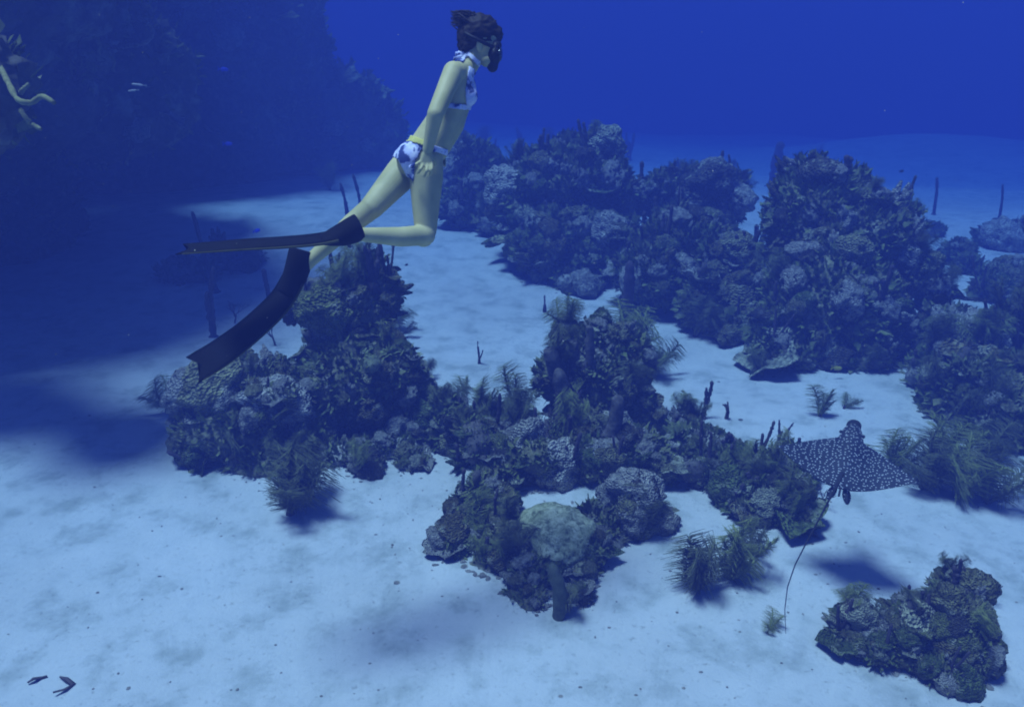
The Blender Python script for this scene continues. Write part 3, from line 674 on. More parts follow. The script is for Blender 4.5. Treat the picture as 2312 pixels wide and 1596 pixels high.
# tallest head and beyond
for x, y, h, n, th, ln, d, lb in [(1745, 420, 100, 4, 20, 0, 9.5, 'thick candelabra rods at upper left of the tallest head'), (1900, 430, 80, 3, 14, 0, 9.6, 'forked rods at upper right of the tallest head'),
        (1625, 500, 110, 1, 14, 0, 10.5, 'tall dark rod left of the tallest head'), (2045, 470, 75, 1, 8, .1, 9.6, 'thin rod at the right shoulder of the tallest head'),
        (2108, 485, 85, 1, 7, -.1, 14.5, 'thin rod rising from the tiny far knoll'), (2255, 500, 85, 1, 6, -.1, 14, 'thin rod on the small far head at the right edge'),
        (2215, 670, 95, 2, 6, -.12, 11, 'leaning thin rods at the right edge'), (1440, 690, 110, 3, 8, 0, 9.8, 'slim rods at the foot of the ragged head'),
        (1545, 700, 90, 2, 9, 0, 9.7, 'slim rods in front of the ragged head'), (1500, 560, 100, 2, 9, .05, 10.6, 'rods on the left of the ragged head'),
        (1420, 360, 60, 5, 7, 0, 12.6, 'candelabra rods on the far bank'), (1175, 330, 40, 3, 7, 0, 12.8, 'short rods at top left of the wide bank head'), (1120, 360, 45, 3, 6, 0, 14.5, 'short rods beyond the diver\'s belly'),
        (1700, 600, 95, 3, 12, 0, 9.6, 'rods against the left side of the tallest head'), (1985, 690, 100, 3, 12, 0, 9.0, 'rods against the right side of the tallest head'), (785, 490, 78, 1, 9, -.1, 13, 'leaning dark rod left of the diver\'s thigh'), (815, 472, 80, 1, 8, -.12, 13, 'leaning dark rod touching the diver\'s thigh')]:
    sea_rod(lb, x, y, h, d, n, th, (ln, 0), .25)
for x, y, h, n, d, tn, ln, lb in [(1640, 420, 60, 5, 11.5, 'd', 0, 'round bushy plume left of the candelabra rods'), (1680, 450, 55, 5, 10.8, 'd', .1, 'second round bushy plume left of the tallest head'),
        (1240, 350, 60, 5, 12.7, 'd', 0, 'bushy plume on the wide bank head'), (1310, 345, 36, 5, 13, 'd', 0, 'bushy plume at the top of the wide bank head'), (1570, 760, 110, 6, 9.5, 'd', 0, 'dark upright plume at the near foot of the ragged head'), (1620, 770, 90, 5, 9.4, 'd', 0, 'dark plume beside the near foot of the ragged head'),
        (1850, 380, 50, 5, 9.6, 'd', 0, 'low bushy plume on the very top of the tallest head'), (2060, 580, 70, 5, 9.4, 'd', .2, 'plume on the right side of the tallest head'), (1760, 640, 80, 5, 8.8, 'd', -.1, 'plume on the left face of the tallest head'), (1960, 830, 80, 5, 8.5, 'd', .1, 'plume at the right foot of the tallest head'), (1720, 850, 60, 5, 8.5, 'd', -.2, 'ragged plume at the left foot of the tallest head'),
        (2150, 950, 100, 6, 7.5, 'd', 0, 'plume in front of the right edge head'), (2240, 900, 90, 6, 7.7, 'd', 0, 'plume high on the right edge head'), (2120, 870, 80, 5, 8.1, 'd', -.1, 'plume at the left of the right edge head'), (745, 430, 60, 6, 16, 'o', 0, 'pale bushy plume at the foot of the far cliff'), (1095, 330, 45, 4, 14.6, 'd', 0, 'plume beyond the diver\'s waist')]:
    sea_plume(lb, x, y, h, d, n, .6, tn, ln)
sea_rod('single sprig standing on the open sand in mid picture', 1082, 812, 44, None, 3, 3.5, (.12, 0), .25, name='sand_sprig', cat='sprig')
sea_rod('tiny sprig on sand left of the ragged head', 1230, 690, 26, None, 1, 4, (0, 0), name='sand_sprig', cat='sprig')
# growths on the near cliff
def rope(label, pts, d, thick, name='rope_sponge', mtl=None):
    d = surf_depth(pts[0][0], pts[0][1], 14.0, 10.0) + .1
    w = np.array([P(x, y, d - 1.2 * (pts[0][2] - dd)) for x, y, dd in pts]); root = thing(name, label, 'sponge', w[0])
    t = np.linspace(0, len(w) - 1, 26); i = np.clip(t.astype(int), 0, len(w) - 2); f = (t - i)[:, None]
    a, b_, c, e = w[np.clip(i - 1, 0, None)], w[i], w[i + 1], w[np.clip(i + 2, None, len(w) - 1)]
    s = .5 * ((2 * b_) + (c - a) * f + (2 * a - 5 * b_ + 4 * c - e) * f ** 2 + (3 * b_ - a - 3 * c + e) * f ** 3)
    b = Bag(); b.tube(s - w[0], thick * d / FPX * .5 * (1 + .12 * rng.normal(size=26)) * np.linspace(1, .75, 26), 9); link('stalk', b.mesh('stalk', mtl or M_WHIP), root)
    return root
rope('yellow-green rope sponge branching at the left edge of the near cliff', [(0, 150, .5), (20, 190, .1), (40, 225, 0), (70, 232, 0), (95, 218, 0), (122, 232, -.05)], 5.6, 13)
rope('short upright yellow-green rope sponge at the left edge', [(38, 225, .1), (50, 205, 0), (66, 190, 0)], 5.6, 12)
rope('drooping rope sponge below the branching one', [(42, 240, .3), (55, 262, 0), (72, 280, 0), (92, 292, -.05)], 5.6, 11)
rope('thin hook-shaped whip standing out from the near cliff', [(250, 108, .8), (290, 104, .2), (320, 100, 0), (340, 88, 0), (344, 70, 0), (337, 55, -.05)], 6.3, 9, mtl=M_RUB)
for q in range(16):
    x, y = random.uniform(150, 310), random.uniform(60, 340)
    twig(['spiny', 'stubby', 'forked', 'bent'][q % 4] + ' twig coral on the near cliff ' + ['high up', 'in its middle', 'low down', 'at its right rim'][q // 4], x if q < 12 else 285, 60 + (q // 4) * 85 + random.uniform(0, 60), 50, surf_depth(x if q < 12 else 285, 60 + (q // 4) * 85 + 30, 14.0, 8.0), (.8, -.5), 6, 3, M_WHIP if q % 3 == 0 else M_TWIG)

# ---------------------------------------------------------------- the diver
DV = 4.1
def J(x, y, dd=0.0): return P(x, y, DV + dd)
def cone_mesh(bm, p1, r1, p2, r2):
    p1, p2 = np.asarray(p1, float), np.asarray(p2, float)
    for p, r in ((p1, r1), (p2, r2)): bm.add(ICO[3][0] * r + p, ICO3F)
    if np.linalg.norm(p2 - p1) > 1e-5: bm.tube([p1, p2], [r1, r2], 28)
def ell(bm, c, r): bm.add(ICO[3][0] * np.asarray(r) + np.asarray(c), ICO3F)
ICO3F = [tuple(q) for q in ICO[3][1]]
def remesh(bm, voxel, smooth, name):
    me = bm.mesh('tmp', None)
    o = bpy.data.objects.new('tmp', me); COL.objects.link(o)
    m = o.modifiers.new('r', 'REMESH'); m.mode = 'VOXEL'; m.voxel_size = voxel; m.use_smooth_shade = True
    s = o.modifiers.new('s', 'SMOOTH'); s.factor = .5; s.iterations = smooth
    bpy.context.view_layer.update()
    ev = o.evaluated_get(bpy.context.evaluated_depsgraph_get())
    out = bpy.data.meshes.new_from_object(ev); out.name = name
    bpy.data.objects.remove(o); bpy.data.meshes.remove(me)
    return out
ARMS = [(J(1024, 163, -.15), .052, J(983, 258, -.27), .040), (J(983, 258, -.27), .040, J(966, 338, -.205), .026),
        (J(1046, 166, .16), .050, J(990, 258, .24), .040), (J(990, 258, .24), .040, J(985, 335, .17), .027)]
def build_body():
    bm = Bag()
    cap = lambda a, ra, b, rb: cone_mesh(bm, a, ra, b, rb)
    # torso
    for s in (-1, 1):
        cap(J(1040, 172, s * .085), .062, J(1024, 205, s * .075), .080)
        cap(J(1024, 205, s * .075), .082, J(1003, 272, s * .056), .084)
        cap(J(1003, 272, s * .056), .084, J(964, 335, s * .066), .092)
        cap(J(1048, 158, s * .05), .05, J(1030, 164, s * .14), .048)
        ell(bm, J(1050, 217, s * .07), (.058, .052, .052))
    cap(J(1034, 200), .088, J(1010, 272), .090); cap(J(1014, 275), .082, J(976, 330), .09)
    cap(J(1058, 150), .048, J(1076, 118), .046)
    # seat and legs
    ell(bm, J(932, 360, -.075), (.082, .085, .088)); ell(bm, J(922, 366, .075), (.078, .082, .085))
    cap(J(962, 352, -.07), .085, J(962, 400, -.06), .086); cap(J(962, 400, -.06), .086, J(961, 520, -.03), .056)
    cap(J(961, 520, -.03), .056, J(956, 535, -.04), .052); cap(J(960, 531, -.05), .052, J(905, 535, -.12), .049); cap(J(905, 535, -.12), .049, J(818, 530, -.23), .034)
    cap(J(818, 530, -.23), .034, J(765, 536, -.27), .016)
    cap(J(930, 365, .07), .086, J(905, 395, .02), .084); cap(J(905, 395, .02), .084, J(838, 470, -.10), .058)
    cap(J(838, 470, -.10), .056, J(795, 505, -.11), .050); cap(J(795, 505, -.11), .050, J(703, 586, -.14), .033); cap(J(703, 586, -.14), .033, J(676, 625, -.14), .016)
    # arms and hands
    for a in ARMS: cap(*a)
    for sd in (-1, 1):
        d0, ox = (-.205, 0) if sd < 0 else (.17, 22)
        h = lambda x, y, dd=0: J(x + ox, y, d0 + (dd if sd < 0 else -dd))
        for x in (953, 960, 967, 972): cap(h(966 + (x - 963) * .3, 342), .017, h(x, 366, .01), .0125)
        for kx, ky, mx, my, tx, ty in ((950, 365, 939, 372, 928, 378), (957, 369, 950, 382, 944, 392), (966, 370, 963, 386, 958, 399), (975, 367, 975, 383, 971, 396)):
            cap(h(kx, ky, .01), .0098, h(mx, my, -.006), .0085); cap(h(mx, my, -.006), .0085, h(tx, ty, .012), .0068)
        cap(h(973, 350, .01), .013, h(981, 362, .03), .011); cap(h(981, 362, .03), .011, h(982, 374, .045), .008)
    # head: skull, jaw, nose, brow, ear
    ell(bm, J(1088, 86), (.092, .075, .088)); ell(bm, J(1096, 112), (.066, .058, .075)); ell(bm, J(1101, 137), (.042, .042, .034))
    cap(J(1118, 112), .014, J(1126, 124), .014); cap(J(1112, 96, -.03), .014, J(1112, 96, .03), .014); cap(J(1113, 141, -.012), .012, J(1113, 141, .012), .012)
    for s in (-1, 1): ell(bm, J(1083, 104, s * .075), (.018, .010, .030))
    return remesh(bm, .0042, 5, 'body')
M_SKIN = mat('skin', lambda n, l, b: (lambda t, r: (l.new(t.outputs[0], r.inputs[0]), l.new(r.outputs[0], b.inputs['Base Color']),
            b.inputs['Roughness'].__setattr__('default_value', .55), b.inputs['Specular IOR Level'].__setattr__('default_value', .25)))(texnoise(n, l, 9, 4, .5), ramp(n, [(.3, (.44, .415, .185)), (.7, (.60, .54, .26))])))
def b_bikini(n, l, b):
    t = texnoise(n, l, 16, 3, .5); r = ramp(n, [(.40, (.05, .07, .22)), (.46, (.55, .58, .85)), (.58, (.80, .82, .92)), (.64, (.10, .12, .35))])
    l.new(t.outputs[0], r.inputs[0]); l.new(r.outputs[0], b.inputs['Base Color'])
M_BIK = mat('bikini_print', b_bikini); M_BIKY = plain('bikini_yellow', (.72, .66, .18), 30, .15)
M_HAIR = plain('hair', (.022, .016, .012), 40, .4, .6); M_FIN = plain('fin_rubber', (.007, .007, .008), 8, .3, .9, .001); M_FINE = plain('fin_edge', (.07, .068, .025), 8, .3)
M_MASK = plain('mask_rubber', (.012, .012, .014), 20, .3, .5); M_LENS = mat('mask_glass', lambda n, l, b: (b.inputs['Base Color'].__setattr__('default_value', (.02, .03, .04, 1)), b.inputs['Roughness'].__setattr__('default_value', .08), b.inputs['Specular IOR Level'].__setattr__('default_value', .5)))

body = build_body(); body.materials.clear(); body.materials.append(M_SKIN)
person = link('person', body)
tag(person, 'free diver in a white and blue bikini with long black fins and a mask', 'person')
bv = np.array([v.co[:] for v in body.vertices]); bn = np.array([v.normal[:] for v in body.vertices])
bp, bd = proj(bv)
def seg_dist(p, a, ra, b, rb):
    ab = b - a; t = np.clip(((p - a) @ ab) / (ab @ ab), 0, 1); return np.linalg.norm(p - a - t[:, None] * ab, axis=1) - (ra + (rb - ra) * t)
arm_d = np.min([seg_dist(bv, *a) for a in ARMS] + [seg_dist(bv, J(966, 338, -.205), .03, J(955, 392, -.205), .03), seg_dist(bv, J(988, 338, .17), .03, J(977, 392, .17), .03)], axis=0)
def in_poly(p, poly):
    c = np.zeros(len(p), bool); n = len(poly)
    for i in range(n):
        (x1, y1), (x2, y2) = poly[i], poly[(i + 1) % n]
        k = ((y1 > p[:, 1]) != (y2 > p[:, 1])) & (p[:, 0] < (x2 - x1) * (p[:, 1] - y1) / (y2 - y1 + 1e-9) + x1); c ^= k
    return c
def cloth(name, mask, off, m, parent):
    ok = mask; fs = [tuple(p.vertices) for p in body.polygons if all(ok[i] for i in p.vertices)]
    if not fs: return None
    ids = sorted({i for q in fs for i in q}); mp = {k: j for j, k in enumerate(ids)}
    outer = bv[ids] + bn[ids] * off; inner = bv[ids] - bn[ids] * .002; n = len(ids)
    F = [tuple(mp[i] for i in q) for q in fs]
    from collections import Counter
    ed = Counter(); 
    for q in F:
        for a, b in zip(q, q[1:] + q[:1]): ed[(a, b)] += 1
    side = [(b, a, a + n, b + n) for (a, b) in ed if (b, a) not in ed]
    return link(name, make_mesh(name, np.concatenate([outer, inner]), F + side, m), parent)
free = arm_d > .012
bottom = cloth('bikini_bottom', free & in_poly(bp, [(880, 352), (884, 316), (912, 304), (1010, 338), (1010, 352), (985, 345), (952, 340), (938, 366), (934, 410), (918, 396), (900, 360)]), .006, M_BIK, person)
cloth('waistband', free & in_poly(bp, [(905, 322), (905, 308), (920, 304), (962, 318), (962, 332), (930, 322)]), .010, M_BIKY, bottom)
top = cloth('bikini_top', free & (in_poly(bp, [(1058, 150), (1072, 158), (1082, 230), (1060, 246), (1052, 236), (1050, 205)]) ), .006, M_BIK, person)
cloth('chest_band', free & in_poly(bp, [(960, 240), (960, 229), (1085, 238), (1085, 250), (1040, 248)]), .007, M_BIK, top)
cloth('neck_strap', in_poly(bp, [(1030, 138), (1060, 118), (1085, 140), (1080, 152), (1056, 128), (1040, 148)]) & free, .008, M_BIK, top)
kb = Bag()
for e in ((1030, 120), (1036, 118), (1044, 124), (1026, 132)): kb.tube([J(1054, 128, -.02), J((1054 + e[0]) / 2, (128 + e[1]) / 2 - 3, -.03), J(*e, -.02), J(e[0] - 1, e[1] + 8, -.02)], [.008, .007, .007, .005], 6)
link('strap_bow', kb.mesh('strap_bow', M_BIK), top)
# hair: a cap and drifting locks
hb = Bag(); ell(hb, J(1084, 76), (.098, .088, .092)); ell(hb, J(1066, 84), (.075, .08, .075)); ell(hb, J(1056, 100), (.05, .065, .04)); ell(hb, J(1068, 62), (.07, .07, .05)); ell(hb, J(1112, 78), (.05, .06, .05))
cone_mesh(hb, J(1062, 58), .045, J(1036, 40), .022); cone_mesh(hb, J(1036, 40), .022, J(1023, 30), .006); cone_mesh(hb, J(1055, 76), .045, J(1044, 62), .02); cone_mesh(hb, J(1058, 100), .04, J(1038, 108), .012)
hair = link('hair', remesh(hb, .008, 4, 'hair'), person); hair.data.materials.clear(); hair.data.materials.append(M_HAIR)
hv = np.array([v.co[:] for v in hair.data.vertices]); hn = np.array([v.normal[:] for v in hair.data.vertices])
hair.data.vertices.foreach_set('co', (hv + hn * (.012 * fbm(hv * (22, 22, 60), 3, 4, True))[:, None]).astype(np.float32).ravel())
lb_ = Bag(); r0 = random.Random(5)
for k in range(260):
    u = r0.random(); st = J(1060 + 45 * u + r0.uniform(-6, 6), 50 + 10 * (1 - u) + r0.uniform(-8, 40) * (1 - u), r0.uniform(-.08, .08))
    en = (J(1022 + r0.uniform(-6, 24), 26 + r0.uniform(-2, 36), r0.uniform(-.07, .07)) if k % 3 else J(1036 + r0.uniform(-3, 12), 80 + r0.uniform(0, 34), r0.uniform(-.08, .08)))
    mid = (st + en) / 2 + np.array((r0.uniform(-.02, .02), r0.uniform(-.02, .02), r0.uniform(-.01, .04)))
    lb_.tube([st, (st + mid) / 2, mid, (mid + en) / 2 + np.array((0, 0, r0.uniform(-.01, .01))), en], [.005, .006, .005, .003, .0008], 4, False)
lk = link('loose_locks', lb_.mesh('loose_locks', M_HAIR), hair); lk['kind'] = 'stuff'
cp = Bag(); cp.tube([J(1062, 50, -.05), J(1072, 50, -.06), J(1079, 56, -.06)], [.008, .012, .009], 8); link('hair_clip', cp.mesh('hair_clip', M_BIKY), person)
# mask
mk = Bag()
ell(mk, J(1116, 124), (.038, .075, .052)); ell(mk, J(1112, 148), (.030, .036, .036)); ell(mk, J(1120, 104), (.03, .07, .03))
mask = link('diving_mask', remesh(mk, .006, 4, 'diving_mask'), person); mask.data.materials.clear(); mask.data.materials.append(M_MASK)
lm = Bag(); ell(lm, J(1128, 122), (.016, .064, .038)); link('lens', remesh(lm, .005, 2, 'lens'), mask).data.materials.append(M_LENS)
sb = Bag(); t = np.linspace(-2.6, 2.6, 30); c0 = J(1086, 92)
sb.tube([c0 + np.array((.100 * math.cos(a), .096 * math.sin(a), -.045 * math.cos(a) - .0)) for a in t + math.pi], .010, 6); link('mask_strap', sb.mesh('mask_strap', M_MASK), mask)

def swim_fin(label, spine, upv, w0, w1, name='swim_fin'):
    """spine: points from the ankle to the blade tip; upv: which way the sole's back faces"""
    fin = thing(name, None, None, spine[0]); fin.parent = person; fin.location = spine[0]; fin['label'] = label
    s = np.array(spine); n = 40; tt = np.linspace(0, len(s) - 1, n); i = np.clip(tt.astype(int), 0, len(s) - 2); f = (tt - i)[:, None]
    a, b_, c, e = s[np.clip(i - 1, 0, None)], s[i], s[i + 1], s[np.clip(i + 2, None, len(s) - 1)]
    cv = .5 * ((2 * b_) + (c - a) * f + (2 * a - 5 * b_ + 4 * c - e) * f ** 2 + (3 * b_ - a - 3 * c + e) * f ** 3) - s[0]
    tg = np.gradient(cv, axis=0); tg /= np.linalg.norm(tg, axis=1)[:, None]
    sd = np.cross(tg, upv); sd /= np.linalg.norm(sd, axis=1)[:, None]; up = np.cross(sd, tg)
    # foot pocket: oval sleeve open at the ankle
    k0 = 13; ang = np.linspace(0, 2 * math.pi, 18, endpoint=False); b = Bag(); V, F = [], []
    for j in range(k0):
        q = j / (k0 - 1); hw = .050 + .028 * q; hh = .050 * (1 - q ** 2.2) + .012
        for g in ang: V.append(cv[j] + sd[j] * hw * math.cos(g) + up[j] * (hh * math.sin(g) + .006 * (1 - q)))
    for j in range(k0 - 1):
        for g in range(18): F.append((j * 18 + g, j * 18 + (g + 1) % 18, (j + 1) * 18 + (g + 1) % 18, (j + 1) * 18 + g))
    F.append(tuple((k0 - 1) * 18 + g for g in range(18)))
    o = link('foot_pocket', make_mesh('foot_pocket', V, F, M_FIN), fin); so = o.modifiers.new('s', 'SOLIDIFY'); so.thickness = .004
    V, F = [], []; j0 = 8; cols = 9
    for j in range(j0, n):
        q = (j - j0) / (n - 1 - j0); hw = (w0 + (w1 - w0) * q ** .7) * .5
        for side in (1, -1):
            for k in range(cols):
                x = -1 + 2 * k / (cols - 1); tail = .05 * (abs(x) - .4) * (q > .97)
                V.append(cv[j] + tg[j] * tail + sd[j] * hw * x + up[j] * (side * (.0065 * (1 - q) + .0022) + .010 * (abs(x) > .9) * (1 - q)))
    m = n - j0
    for j in range(m - 1):
        for s2 in (0, 1):
            for k in range(cols - 1):
                r1, r2 = j * 2 * cols + s2 * cols + k, (j + 1) * 2 * cols + s2 * cols + k
                F.append((r1, r1 + 1, r2 + 1, r2) if s2 else (r1, r2, r2 + 1, r1 + 1))
        for k in (0, cols - 1): F.append((j * 2 * cols + k, j * 2 * cols + cols + k, (j + 1) * 2 * cols + cols + k, (j + 1) * 2 * cols + k))
    F += [tuple([(m - 1) * 2 * cols + k for k in range(cols)] + [(m - 1) * 2 * cols + cols + k for k in range(cols)][::-1])]
    blade = link('blade', make_mesh('blade', V, F, M_FIN), fin)
    for sg in (-1, 1):
        b = Bag(); w = np.array([(w0 + (w1 - w0) * max(0, (j - j0) / (n - 1 - j0)) ** .7) * .5 for j in range(j0, n)])
        b.tube(cv[j0:] + sd[j0:] * (w * sg)[:, None], np.linspace(.008, .003, n - j0), 6); link('rail', b.mesh('rail', M_FINE), blade)
swim_fin('upper fin, long and black, seen almost edge-on', [J(812, 515, -.24), J(770, 532, -.27), J(715, 543, -.30), J(640, 549, -.34), J(560, 553, -.38), J(480, 558, -.41), J(420, 562, -.43)], np.array((.04, .02, 1.0)), .15, .19)
swim_fin('lower fin, long, black and curved, hanging down to the left', [J(684, 566, -.14), J(668, 620, -.14), J(640, 672, -.15), J(600, 715, -.17), J(545, 762, -.20), J(495, 798, -.22), J(446, 828, -.24)], np.array((-1.0, -1.2, .8)), .15, .18)

# ---------------------------------------------------------------- the eagle ray
def eagle_ray():
    S = 0.41
    pos = P(1912, 1035, 4.97)
    root = thing('eagle_ray', 'dark eagle ray covered in white spots gliding above the sand', 'ray', pos)
    root.rotation_mode = 'QUATERNION'
    root.rotation_quaternion = Quaternion((0, 0, 1), R(-27)) @ Quaternion((1, 0, 0), R(25)) @ Quaternion((0, 1, 0), R(2))
    nu, nv_ = 121, 41; V, F = [], []
    us = np.linspace(-1, 1, nu)
    for side in (1, -1):
        for u in us:
            a = abs(u)
            le = .40 - .60 * a ** 1.45; te = -.58 + .40 * a ** 2.2 + .10 * math.sin(math.pi * a) * a
            hd = max(0, 1 - (a / .17) ** 2) ** .5 if a < .17 else 0
            le += .27 * hd * (1 if a < .17 else 0)
            th = .145 * math.exp(-(a / .22) ** 2) + .035 * (1 - a) ** .8 + .004
            zc = .10 * a ** 1.7 + .12 * max(0, a - .75) ** 1.2 + (.04 * a ** 2 if u < 0 else -.03 * a)
            for k in range(nv_):
                v = k / (nv_ - 1); y = le + (te - le) * v
                prof = math.sqrt(max(0, math.sin(math.pi * min(1, v ** .75)))) if 0 < v < 1 else 0
                tail = 1 - .55 * v
                V.append((u * S, y * S, (zc + side * th * prof * tail * (1 if side > 0 else .6)) * S))
    for s in (0, 1):
        o = s * nu * nv_
        for i in range(nu - 1):
            for k in range(nv_ - 1):
                q = (o + i * nv_ + k, o + (i + 1) * nv_ + k, o + (i + 1) * nv_ + k + 1, o + i * nv_ + k + 1)
                F.append(q[::-1] if s == 0 else q)
    def skin(n, l, b):
        c = n.new('ShaderNodeTexCoord'); mp = n.new('ShaderNodeMapping'); mp.inputs['Scale'].default_value = (40, 58, 0.01); l.new(c.outputs['Object'], mp.inputs[0])
        wob = texnoise(n, l, 6, 2, .5, vec=c.outputs['Object'])
        v = n.new('ShaderNodeTexVoronoi'); v.inputs['Scale'].default_value = 1.0; v.inputs['Randomness'].default_value = .85; v.voronoi_dimensions = '2D'; l.new(mp.outputs[0], v.inputs['Vector'])
        r = ramp(n, [(.10, (1, 1, 1)), (.22, (0, 0, 0))]); l.new(v.outputs['Distance'], r.inputs[0])
        dk = ramp(n, [(.3, (.018, .021, .03)), (.7, (.03, .034, .045))]); l.new(wob.outputs[0], dk.inputs[0])
        col = mixc(n, l, r.outputs[0], dk.outputs[0], (.5, .51, .53))
        g = n.new('ShaderNodeNewGeometry'); tr = n.new('ShaderNodeVectorTransform'); tr.vector_type = 'NORMAL'; tr.convert_from = 'WORLD'; tr.convert_to = 'OBJECT'; l.new(g.outputs['Normal'], tr.inputs[0])
        sx = n.new('ShaderNodeSeparateXYZ'); l.new(tr.outputs[0], sx.inputs[0]); lt = n.new('ShaderNodeMath'); lt.operation = 'LESS_THAN'; l.new(sx.outputs[2], lt.inputs[0]); lt.inputs[1].default_value = -.1
        l.new(mixc(n, l, lt.outputs[0], col, (.7, .7, .68)), b.inputs['Base Color']); b.inputs['Roughness'].default_value = .6
    mr = mat('ray_skin', skin); md = plain('ray_dark', (.025, .026, .032), 20, .3)
    bm_ = make_mesh('body', V, F, mr)
    bmm = bmesh.new(); bmm.from_mesh(bm_); bmesh.ops.remove_doubles(bmm, verts=bmm.verts, dist=.0004); bmesh.ops.recalc_face_normals(bmm, faces=bmm.faces); bmm.to_mesh(bm_); bmm.free()
    bm_.polygons.foreach_set('use_smooth', np.ones(len(bm_.polygons), bool))
    link('body', bm_, root)
    # tail laid out through picture points, in the root's own frame
    bpy.context.view_layer.update()
    inv = (Matrix.Translation(Vector(pos)) @ root.rotation_quaternion.to_matrix().to_4x4()).inverted()
    w = np.array([inv @ Vector(P(x, y, d)) for x, y, d in [(1902, 1068, 4.7), (1890, 1095, 4.65), (1872, 1128, 4.62), (1850, 1170, 4.58), (1822, 1222, 4.54), (1795, 1275, 4.5), (1778, 1325, 4.47), (1772, 1375, 4.45), (1774, 1430, 4.43)]])
    b = Bag(); b.tube(w, [.014, .0085, .0065, .0052, .0042, .0035, .003, .0025, .0012], 7); link('tail', b.mesh('tail', md), root)
    for s in (-1, 1):
        b = Bag(); L = .085; t = np.linspace(0, 1, 7)
        v, f = [], []
        for q in t:
            wd = .025 * math.sin(math.pi * (.25 + .68 * q)) ** .8
            for x, z in ((-1, 0), (0, .006 * (1 - q)), (1, 0), (0, -.006 * (1 - q))): v.append((s * (.035 + .22 * q * L) + x * wd, -.54 * S - q * L, z - .02 - .02 * q))
        for i in range(6):
            for k in range(4): f.append((i * 4 + k, i * 4 + (k + 1) % 4, i * 4 + 4 + (k + 1) % 4, i * 4 + 4 + k))
        f += [(0, 1, 2, 3), (24, 25, 26, 27)]
        b.add(v, f); link('pelvic_fin', b.mesh('pelvic_fin', mr), root)
        ev = ICO[2][0] * .011; link('eye', make_mesh('eye', ev, ICO[2][1], md), root, (s * .066, .43 * S, .028))
    b = Bag(); v = [(0, -.58 * S, .012), (0, -.68 * S, .05), (0, -.74 * S, .044), (0, -.72 * S, .004)]
    b.add([(x * .006 + p[0], p[1], p[2]) for x in (-1, 1) for p in v], [(0, 1, 2, 3), (7, 6, 5, 4), (0, 4, 5, 1), (1, 5, 6, 2), (2, 6, 7, 3), (3, 7, 4, 0)]); link('dorsal_fin', b.mesh('dorsal_fin', md, False), root)
    snv = ICO[3][0] * (.045, .05, .022); link('snout', make_mesh('snout', snv, ICO[3][1], md), root, (0, .66 * S, -.002))
eagle_ray()

# ---------------------------------------------------------------- fish
def fish(label, x, y, d, lpx, col, yaw=0, tall=.36, name='reef_fish', group=None, slim=.16, fork=True):
    L = lpx * d / FPX; m = plain('fish_' + name, col, 20, .2, .5); p = P(x, y, d)
    root = thing(name, label, 'fish', p, group); root.rotation_euler = (0, R(random.uniform(-8, 8)), R(yaw))
    t = np.linspace(0, 1, 13); prof = np.sin(np.pi * t ** .72) ** .8 * (1 - .15 * t) + .06; prof[0] = .05; prof[-1] = .10
    V, F = [], []
    for i, q in enumerate(t):
        for k in range(10):
            a = 2 * math.pi * k / 10; V.append(((.42 - .78 * q) * L, slim * .5 * L * prof[i] * math.cos(a), tall * .5 * L * prof[i] * math.sin(a)))
    F = [(i * 10 + k, i * 10 + (k + 1) % 10, i * 10 + 10 + (k + 1) % 10, i * 10 + 10 + k) for i in range(12) for k in range(10)] + [tuple(range(10)), tuple(range(120, 130))]
    link('body', make_mesh('body', V, F, m), root)
    def fin(nm, pts):
        n = len(pts); v = [(a * L, s * .012 * L, c * L) for s in (-1, 1) for a, c in pts]
        link(nm, make_mesh(nm, v, [tuple(range(n)), tuple(range(n, 2 * n))[::-1]] + [(i, (i + 1) % n, n + (i + 1) % n, n + i) for i in range(n)], m, False), root)
    fin('tail_fin', [(-.34, .03), (-.46, tall * .55), (-.52, tall * .55), (-.44, 0), (-.52, -tall * .55), (-.46, -tall * .55), (-.34, -.03)] if fork else [(-.34, .02), (-.5, .05), (-.5, -.05), (-.34, -.02)])
    fin('dorsal_fin', [(.12, tall * .46), (.0, tall * .66), (-.2, tall * .5), (-.28, tall * .22), (0, tall * .3)]); fin('anal_fin', [(-.02, -tall * .46), (-.12, -tall * .62), (-.26, -tall * .3), (-.1, -tall * .3)])
    return root
BLUE = (.06, .09, .75)
fish('small vivid blue fish high before the far cliff', 505, 157, 9.0, 26, BLUE, 30, .34)
fish('small vivid blue fish low before the far cliff', 515, 325, 9.0, 24, BLUE, 35, .34)
fish('tiny blue fish just above the upper fin', 580, 521, 6.0, 20, BLUE, 40, .4)
fish('slender silvery fish beside the near cliff, upper one', 312, 192, 6.2, 42, (.34, .36, .38), 170, .13, 'slender_fish', None, .10, False)
fish('slender silvery fish beside the near cliff, lower one', 300, 205, 6.2, 36, (.34, .36, .38), 160, .12, 'slender_fish', None, .10, False)
fish('black oval fish over the reef at right', 2125, 676, 7.6, 48, (.012, .012, .015), 175, .5)
fish('yellow fish at the foot of the tallest head', 1890, 831, 8.2, 30, (.5, .44, .06), 10, .3)
fish('small yellow fish near the right shoulder of the tallest head', 2090, 478, 9.0, 14, (.45, .42, .08), 0, .35)
fish('small brown fish over sand right of the bent knee', 918, 598, 7.5, 11, (.05, .05, .05), 40, .4)
fish('small dark fish beneath the upper foot', 790, 556, 5.2, 20, (.03, .03, .05), 150, .35)
fish('tiny grey fish in a gap left of the lower fin', 620, 664, 8, 14, (.08, .09, .09), 0, .3)
fish('tiny dark fish right beside the crown of the head', 788, 678, 6.6, 12, (.03, .03, .04), 180, .4)
fish('tiny fish over sand above the rubble mound', 1541, 957 - 74, 7.4, 9, (.05, .05, .06), 180, .35)
